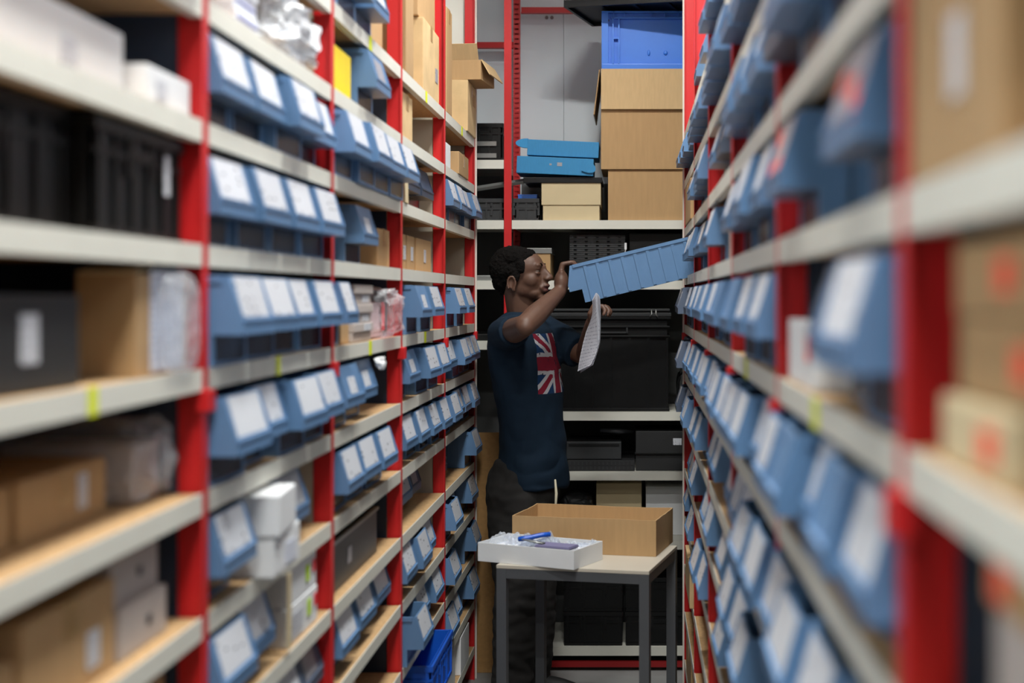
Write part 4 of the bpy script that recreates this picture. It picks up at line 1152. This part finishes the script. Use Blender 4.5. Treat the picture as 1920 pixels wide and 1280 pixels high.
# skull and face
hell(bm, (-.006, 0, .012), (.099, .073, .084)); hell(bm, (.05, 0, .018), (.054, .06, .06)); hell(bm, (.045, 0, -.04), (.064, .056, .068))
hell(bm, (.062, 0, -.086), (.048, .043, .028)); hell(bm, (.098, 0, -.103), (.02, .024, .016)); hell(bm, (.02, 0, -.07), (.055, .052, .038))
for s_ in (-1, 1):
    hell(bm, (.092, s_ * .026, .026), (.013, .026, .011)); hell(bm, (.058, s_ * .033, -.034), (.038, .027, .036)); hell(bm, (.03, s_ * .034, -.066), (.046, .02, .036))
    hell(bm, (.124, s_ * .013, -.027), (.012, .009, .009)); hell(bm, (.089, s_ * .032, .012), (.0135, .017, .008)); hell(bm, (.09, s_ * .032, -.0065), (.0125, .016, .006))
    # ear: a rim and a bowl
    for a in range(0, 300, 24):
        aa = R(a - 60); hell(bm, (.0 + .0165 * math.cos(aa) - .002, s_ * (.079 + .003 * (math.cos(aa) < 0)), -.05 + .027 * math.sin(aa)), (.0062, .0055, .0062))
    hell(bm, (-.002, s_ * .069, -.052), (.015, .006, .025)); hell(bm, (.008, s_ * .076, -.078), (.009, .006, .009))
hell(bm, (.104, 0, .018), (.014, .012, .016)); hell(bm, (.1, 0, -.012), (.024, .015, .032))
cap(bm, H(.104, 0, .012), .0105, H(.136, 0, -.021), .0125); hell(bm, (.132, 0, -.026), (.014, .013, .011)); hell(bm, (.112, 0, -.045), (.014, .017, .016))
hell(bm, (.121, 0, -.055), (.015, .024, .0078)); hell(bm, (.117, 0, -.075), (.014, .022, .009)); hell(bm, (.105, 0, -.065), (.014, .03, .02))
cap(bm, H(-.01, 0, -.05), .054, NECK + Vector((-.003, 0, -.02)), .052)
cap(bm, H(.02, 0, -.09), .035, NECK + Vector((.035, 0, -.03)), .04)
# trunk and legs under the clothes
CH = Vector((-.452, 5.8, 1.40)); PV = Vector((-.455, 5.8, .96))
cap(bm, CH, .09, PV, .075); cap(bm, NECK, .05, CH + up * .03, .09); cap(bm, RSH, .05, CH + up * .05, .08); cap(bm, LSH, .05, CH + up * .05, .08)
for s_ in (1, -1):
    hp = PV - up * .03 + rv * .07 * s_; kn = Vector((-.455, 5.8, .5)) + rv * .1 * s_ + dv * .02; an = Vector((-.462, 5.8, .09)) + rv * .11 * s_
    cap(bm, hp, .06, kn, .048); cap(bm, kn, .055, an, .04); cap(bm, an, .04, an + dv * .1 - up * .045, .035)
# arms
chain(bm, [RSH, RSH.lerp(REL, .45), REL], [.052, .05, .041]); chain(bm, [REL, REL.lerp(RWR, .3), RWR.lerp(REL, .12), RWR], [.041, .044, .03, .028])
ell(bm, REL + Vector((.0, -.012, -.008)), (.034, .034, .034))
chain(bm, [LSH, LSH.lerp(LEL, .45), LEL], [.052, .048, .039]); chain(bm, [LEL, LEL.lerp(LWR, .3), LWR.lerp(LEL, .12), LWR], [.039, .042, .03, .027])
# right hand: palm on the front of the bin, fingers hooked over its front edge
def pin(f, y, z): return on_bin(-(y), f, z)      # f into the bin, y away from the viewer, z up (bin frame); bin local x = away
kn_z = bh + .004
ks = []
for i, (yy, ln) in enumerate(((-.03, .9), (-.008, 1.0), (.014, .95), (.036, .78))):
    k0 = on_bin(yy * -1, -.006, bh - .012)
    ks.append(k0)
def fx(i): return (-.045 + .024 * i)
RP = []
for i in range(4):
    ln = (.92, 1.0, .95, .8)[i]; x = .045 - .024 * i     # local x of the bin: + towards the viewer
    a = on_bin(x, -.024, bh - .034); b = on_bin(x, -.004, bh + .014 * ln); c = on_bin(x, .036 * ln + .004, bh + .012); d = on_bin(x, .05 * ln + .004, bh - .012)
    chain(bm, [RWR.lerp(a, .35), a, b, c, d], [.019, .0145, .0105, .009, .008]); RP.append(a)
ell(bm, (RWR + (RP[0] + RP[3]) / 2) / 2 + Vector((.006, 0, .006)), (.03, .046, .052))
th0 = RWR.lerp(RP[0], .25) + Vector((.004, -.014, 0)); th1 = on_bin(.06, -.024, bh - .055); th2 = on_bin(.066, -.013, bh - .018)
chain(bm, [th0, th1, th2], [.014, .011, .0085])
# left hand: under the bin, papers pinched between thumb and fingers on the near side
pc = at(1118, 585, 5.60)
LK = []
for i in range(4):
    kx = LWR + Vector((.012 + .0 * i, -.012 + .022 * i, .058 - .004 * i))
    kx = at(1116 + 4 * i, 579 + 1 * i, 5.575 + .024 * i)
    LK.append(kx)
    ln = (.85, 1, .95, .78)[i]
    b = kx + Vector((.033 * ln, -.004, .012)); c = b + Vector((.014 * ln, -.012, -.018)); d = c + Vector((-.006, -.008, -.016))
    chain(bm, [LWR.lerp(kx, .3), kx, b, c, d], [.015, .0125, .0095, .0085, .0075])
ell(bm, LWR.lerp((LK[0] + LK[3]) / 2, .55), (.024, .042, .036))
chain(bm, [LWR.lerp(LK[0], .2) + Vector((-.008, -.012, 0)), at(1106, 588, 5.558), at(1113, 572, 5.556)], [.014, .011, .0085])
body_me = remesh(bm, .0042, 7, .5)
# lip tint as a property of the skin itself
co = np.empty(len(body_me.vertices) * 3, dtype=np.float32); body_me.vertices.foreach_get('co', co); co = co.reshape(-1, 3)
rel = co - np.array(HC)
cf = rel @ np.array(hf); cl = rel @ np.array(hl); cz = rel @ np.array(hu)
lip = np.clip(1.4 - ((np.clip(.112 - cf, 0, 1) / .008) ** 2 + (cl / .024) ** 2 + ((cz + .065) / .017) ** 2), 0, 1)
at_ = body_me.attributes.new('lip', 'FLOAT', 'POINT'); at_.data.foreach_set('value', lip.astype(np.float32))

m, nt, p = nt_new('skin'); N = nt.nodes; L = nt.links
an_ = N.new('ShaderNodeAttribute'); an_.attribute_name = 'lip'
tc = N.new('ShaderNodeTexCoord'); ns = N.new('ShaderNodeTexNoise'); ns.inputs['Scale'].default_value = 14; ns.inputs['Detail'].default_value = 5
L.new(tc.outputs['Object'], ns.inputs['Vector'])
m1 = N.new('ShaderNodeMix'); m1.data_type = 'RGBA'; m1.inputs[6].default_value = srgb(78, 53, 41); m1.inputs[7].default_value = srgb(100, 70, 54); L.new(ns.outputs[0], m1.inputs[0])
m2 = N.new('ShaderNodeMix'); m2.data_type = 'RGBA'; m2.inputs[7].default_value = srgb(84, 48, 46); L.new(m1.outputs[2], m2.inputs[6]); L.new(an_.outputs['Fac'], m2.inputs[0])
L.new(m2.outputs[2], p.inputs['Base Color']); p.inputs['Roughness'].default_value = .55
p.inputs['Subsurface Weight'].default_value = .08; p.inputs['Subsurface Radius'].default_value = (.6, .25, .12); p.inputs['Subsurface Scale'].default_value = .01
MATS['skin'] = m
part('body', body_me, 'skin')

# hair: short tight curls
bm = bmesh.new()
for c, r in (((-.02, 0, .05), (.086, .08, .052)), ((-.05, 0, .01), (.072, .083, .08)), ((-.062, 0, -.04), (.045, .066, .052)), ((.018, 0, .06), (.058, .062, .034)), ((-.058, 0, -.058), (.036, .05, .04)), ((-.012, 0, .0), (.052, .083, .062))):
    hell(bm, c, r)
for s_ in (-1, 1):
    hell(bm, (.012, s_ * .07, -.018), (.016, .01, .03)); hell(bm, (.03, s_ * .066, .02), (.02, .012, .03))
hm = remesh(bm, .0042, 2, .5)
hm.calc_loop_triangles()
nn = np.empty(len(hm.vertices) * 3, dtype=np.float32); hm.vertices.foreach_get('normal', nn); nn = nn.reshape(-1, 3)
for v in hm.vertices:
    v.co += Vector(nn[v.index]) * (.0045 * noise.noise(v.co * 95) + .002 * noise.noise(v.co * 220))
part('hair', hm, 'hair')
for s_ in (-1, 1):
    bm = bmesh.new(); hell(bm, (.0865, s_ * .032, .002), (.0125, .012, .008)); part('eyeball', finish(bm, 'eyeball', True), 'eye_white')
    bm = bmesh.new(); hell(bm, (.0948, s_ * .031, .0015), (.0052, .0062, .0056)); part('iris', finish(bm, 'iris', True), 'iris')
    bm = bmesh.new(); chain(bm, [H(.1045, s_ * .014, .027), H(.1035, s_ * .026, .0325), H(.0935, s_ * .042, .031)], [.0022, .0028, .0018]); part('eyebrow', finish(bm, 'eyebrow', True), 'hair')

# shirt
bm = bmesh.new()
def ring(x, z, dep, wid, sh=0.0): 
    return (Vector((x, 5.8, z)) + dv * sh, dv * dep, rv * wid)
loft(bm, [ring(-.414, .885, .136, .17), ring(-.416, .93, .136, .17), ring(-.416, 1.05, .128, .164), ring(-.420, 1.16, .126, .164), ring(-.434, 1.28, .134, .174), ring(-.450, 1.38, .142, .182), ring(-.457, 1.46, .138, .19), ring(-.463, 1.52, .118, .188), ring(-.467, 1.56, .09, .15), ring(-.464, 1.585, .068, .095), ring(-.459, 1.597, .058, .074)])
def sleeve(a, b, r0, r1, f0=-.15, f1=.62):
    t = (b - a); p0_, p1_ = a + t * f0, a + t * f1; tn = t.normalized(); u = tn.orthogonal().normalized(); v = tn.cross(u)
    pm = p0_.lerp(p1_, .5)
    loft(bm, [(p0_, u * r0, v * r0), (pm, u * (r0 + r1) / 2, v * (r0 + r1) / 2), (p1_, u * r1, v * r1)], 22)
sleeve(RSH, REL, .07, .064, -.2, .42)
sleeve(LSH, LEL, .078, .07, -.2, .8)
ell(bm, RSH + Vector((.0, .01, .0)), (.068, .075, .07)); ell(bm, LSH, (.075, .075, .07))
sm = remesh(bm, .0065, 7, .5)
nn = np.empty(len(sm.vertices) * 3, dtype=np.float32); sm.vertices.foreach_get('normal', nn); nn = nn.reshape(-1, 3)
for v in sm.vertices:
    c = v.co
    lower = max(0, min(1, (1.35 - c.z) / .35))
    wv_ = noise.noise(Vector((c.x * 7 + c.z * 3, c.y * 7, c.z * 4.5))) * .010 + noise.noise(Vector((c.x * 14, c.y * 14, c.z * 16 + 5))) * .004
    ar = c - RSH
    fold = (abs(noise.noise(Vector((c.x * 6 + c.z * 9, c.y * 6, c.z * 5 - c.x * 7 + 3)))) - .2) * .010 * (.35 + lower)
    v.co = c + Vector(nn[v.index]) * (wv_ * (.5 + .6 * lower) + fold)
co = np.empty(len(sm.vertices) * 3, dtype=np.float32); sm.vertices.foreach_get('co', co); co = co.reshape(-1, 3)
rel = co - np.array((-.446, 5.8, 1.392))
u_ = rel @ np.array(rv) * -1 - .006; v_ = rel[:, 2]; w_ = rel @ np.array(dv)
ax = np.array(LEL - LSH); al_ = np.linalg.norm(ax); ax = ax / al_
dl = co - np.array(LSH); tl = dl @ ax; perp = np.linalg.norm(dl - tl[:, None] * ax, axis=1)
w_ = np.where((tl > .03) & (perp < .088), -1.0, w_)
pa = sm.attributes.new('print', 'FLOAT_VECTOR', 'POINT')
pa.data.foreach_set('vector', np.stack([u_ / .122, v_ / .12, w_], 1).astype(np.float32).ravel())

# the printed flag: blue field, white and red diagonals, white and red cross
m, nt, p = nt_new('shirt'); N = nt.nodes; L = nt.links
def mth(op, a, b=None, c=None):
    n = N.new('ShaderNodeMath'); n.operation = op
    for i, x in enumerate((a, b, c)):
        if x is None: continue
        if isinstance(x, (int, float)): n.inputs[i].default_value = x
        else: L.new(x, n.inputs[i])
    return n.outputs[0]
an_ = N.new('ShaderNodeAttribute'); an_.attribute_name = 'print'
sp = N.new('ShaderNodeSeparateXYZ'); L.new(an_.outputs['Vector'], sp.inputs[0])
U0, V0, W0 = sp.outputs
tc = N.new('ShaderNodeTexCoord'); ns = N.new('ShaderNodeTexNoise'); ns.inputs['Scale'].default_value = 26; ns.inputs['Detail'].default_value = 5; L.new(tc.outputs['Object'], ns.inputs['Vector'])
wob = mth('MULTIPLY', mth('SUBTRACT', ns.outputs[0], .5), .12)
Uu = mth('ADD', U0, wob); Vv = mth('ADD', V0, wob)
aU, aV = mth('ABSOLUTE', Uu), mth('ABSOLUTE', Vv)
inside = mth('MULTIPLY', mth('MULTIPLY', mth('LESS_THAN', mth('ABSOLUTE', U0), 1.0), mth('LESS_THAN', mth('ABSOLUTE', V0), 1.0)), mth('GREATER_THAN', W0, .02))
diag = mth('ABSOLUTE', mth('SUBTRACT', aU, aV))
wd_ = mth('LESS_THAN', diag, .30); rd_ = mth('LESS_THAN', diag, .13)
wc = mth('MAXIMUM', mth('LESS_THAN', aU, .32), mth('LESS_THAN', aV, .36)); rc = mth('MAXIMUM', mth('LESS_THAN', aU, .2), mth('LESS_THAN', aV, .23))
def mixc(f, a, b):
    n = N.new('ShaderNodeMix'); n.data_type = 'RGBA'; L.new(f, n.inputs[0])
    for i, x in ((6, a), (7, b)):
        if isinstance(x, tuple): n.inputs[i].default_value = x
        else: L.new(x, n.inputs[i])
    return n.outputs[2]
WHT, RED, BLU, NAV = srgb(172, 172, 176), srgb(120, 28, 46), srgb(21, 50, 88), srgb(17, 34, 50)
c_ = mixc(wd_, BLU, WHT); c_ = mixc(rd_, c_, RED); c_ = mixc(wc, c_, WHT); c_ = mixc(rc, c_, RED)
n2 = N.new('ShaderNodeTexNoise'); n2.inputs['Scale'].default_value = 70; n2.inputs['Detail'].default_value = 6; L.new(tc.outputs['Object'], n2.inputs['Vector'])
worn = mth('GREATER_THAN', n2.outputs[0], .35)
c_ = mixc(mth('MULTIPLY', inside, worn), NAV, c_)
L.new(c_, p.inputs['Base Color']); p.inputs['Roughness'].default_value = .85; p.inputs['Specular IOR Level'].default_value = .2
bp = N.new('ShaderNodeBump'); bp.inputs['Strength'].default_value = .25; bp.inputs['Distance'].default_value = .004; L.new(ns.outputs[0], bp.inputs['Height']); L.new(bp.outputs[0], p.inputs['Normal'])
MATS['shirt'] = m
part('t_shirt', sm, 'shirt')['label'] = 'navy T-shirt with worn flag print'

# trousers, with loose folds; shoes
bm = bmesh.new()
loft(bm, [ring(-.44, 1.0, .118, .155), ring(-.452, .93, .142, .164), ring(-.458, .86, .148, .172), ring(-.458, .80, .138, .172), ring(-.457, .74, .115, .166)])
for s_ in (1, -1):
    hp = Vector((-.455, 5.8, .82)) + rv * .085 * s_; kn = Vector((-.455, 5.8, .5)) + rv * .1 * s_ + dv * .015; an = Vector((-.460, 5.8, .1)) + rv * .105 * s_
    loft(bm, [(hp + up * .04, dv * .115, rv * .092), (hp - up * .12, dv * .108, rv * .09), (kn, dv * .092, rv * .08), (kn.lerp(an, .5), dv * .088, rv * .078), (an + up * .02, dv * .085, rv * .075), (an - up * .045, dv * .08, rv * .072)], 24)
tm = remesh(bm, .008, 6, .5)
nn = np.empty(len(tm.vertices) * 3, dtype=np.float32); tm.vertices.foreach_get('normal', nn); nn = nn.reshape(-1, 3)
for v in tm.vertices:
    c = v.co; v.co = c + Vector(nn[v.index]) * (noise.noise(Vector((c.x * 9, c.y * 9, c.z * 13))) * .011 + noise.noise(Vector((c.x * 20, c.y * 20, c.z * 34))) * .006)
part('trousers', tm, 'trouser')
bm = bmesh.new()
dr = at(1042, 905, 5.72)
chain(bm, [at(1041, 900, 5.70), at(1043, 925, 5.69), at(1042, 944, 5.69)], [.004, .006, .005]); part('drawstring', finish(bm, 'drawstring', True), 'string')
for s_ in (1, -1):
    an = Vector((-.460, 5.8, 0)) + rv * .105 * s_
    bm = bmesh.new(); M3 = Matrix((dv, rv, up)).transposed()
    ell(bm, an + dv * .06 + up * .05, (.15, .05, .045), M3); ell(bm, an - dv * .01 + up * .075, (.07, .046, .055), M3); ell(bm, an + dv * .15 + up * .045, (.07, .047, .036), M3)
    part('shoe', remesh(bm, .006, 3), 'shoe')
    bm = bmesh.new(); loft(bm, [(an + dv * .06 + up * .001, dv * .15, rv * .05), (an + dv * .06 + up * .02, dv * .152, rv * .052)], 24); part('sole', finish(bm, 'sole'), 'sole')

# ------------------------------------------------------------------ the papers in his left hand
def leaf(name, label, rows, m, par):
    """rows of (left point, right point) from top to bottom, as a curved sheet"""
    nu, nv = 12, 24
    def cr(P, t):
        n = len(P) - 1; x = min(max(t * n, 0), n - 1e-6); i = int(x); f = x - i
        g = lambda k: P[min(max(k, 0), n)]
        a, b, c, d = g(i - 1), g(i), g(i + 1), g(i + 2)
        return .5 * ((2 * b) + (c - a) * f + (2 * a - 5 * b + 4 * c - d) * f * f + (3 * b - a - 3 * c + d) * f ** 3)
    Lp = [r[0] for r in rows]; Rp = [r[1] for r in rows]
    bm = bmesh.new(); g = []
    uvl = bm.loops.layers.uv.new('UVMap')
    for j in range(nv + 1):
        a, b = cr(Lp, j / nv), cr(Rp, j / nv)
        g.append([bm.verts.new(a.lerp(b, i / nu) + Vector((0, -.008 * math.sin(math.pi * i / nu), 0)) - PAPER) for i in range(nu + 1)])
    for j in range(nv):
        for i in range(nu):
            f = bm.faces.new((g[j][i], g[j][i + 1], g[j + 1][i + 1], g[j + 1][i]))
            for lp, (a, b) in zip(f.loops, ((i, j), (i + 1, j), (i + 1, j + 1), (i, j + 1))): lp[uvl].uv = (a / nu, 1 - b / nv)
    bmesh.ops.solidify(bm, geom=bm.faces[:], thickness=.0006)
    me = bpy.data.meshes.new(name); bm.to_mesh(me); bm.free(); me.polygons.foreach_set('use_smooth', [True] * len(me.polygons))
    return obj(name, me, m, par)
PAPER = at(1117, 560, 5.545)
pp = thing('paper_sheaf', 'folded white paper sheets hanging from the man\'s left hand', 'paper', PAPER)
yl, yr = 5.585, 5.52
leaf('printed_page', '', [(at(1111, 562, yl - .05), at(1117, 549, yr)), (at(1110, 590, yl - .03), at(1121, 572, yr)), (at(1098, 625, yl), at(1123, 620, yr)), (at(1089, 662, yl), at(1120, 655, yr - .005)), (at(1083, 696, yl - .01), at(1108, 684, yr - .01))], 'paper_text', pp)
leaf('printed_page', '', [(at(1112, 562, yl - .045), at(1118, 549, yr + .004)), (at(1110, 590, yl - .02), at(1122, 572, yr + .006)), (at(1100, 625, yl + .01), at(1124, 620, yr + .006)), (at(1092, 665, yl + .01), at(1122, 652, yr + .004)), (at(1088, 699, yl), at(1112, 684, yr))], 'paper_text', pp)
leaf('folded_page', '', [(at(1117, 549, yr + .002), at(1119, 549, yr + .03)), (at(1118, 558, yr - .006), at(1125, 560, yr + .03)), (at(1119, 600, yr - .008), at(1126, 600, yr + .03)), (at(1120, 640, yr - .008), at(1125, 640, yr + .03)), (at(1119, 658, yr - .006), at(1121, 656, yr + .025))], 'sheet_white', pp)

# small white tie on the tray stack
tie = thing('white_tie', 'small white cable tie hanging beside the black slotted trays', 'tie', at(1173, 474, ENDY + .05))
bm = bmesh.new(); bx(bm, -.005, .005, 0, .004, .015, .045, .001); obj('tie_head', finish(bm, 'tie_head'), 'white_box', tie)
bm = bmesh.new(); tube(bm, [(0, .002, .016), (-.003, .002, .0), (-.001, .002, -.02)], .002, 6); obj('tie_tail', finish(bm, 'tie_tail'), 'white_box', tie)
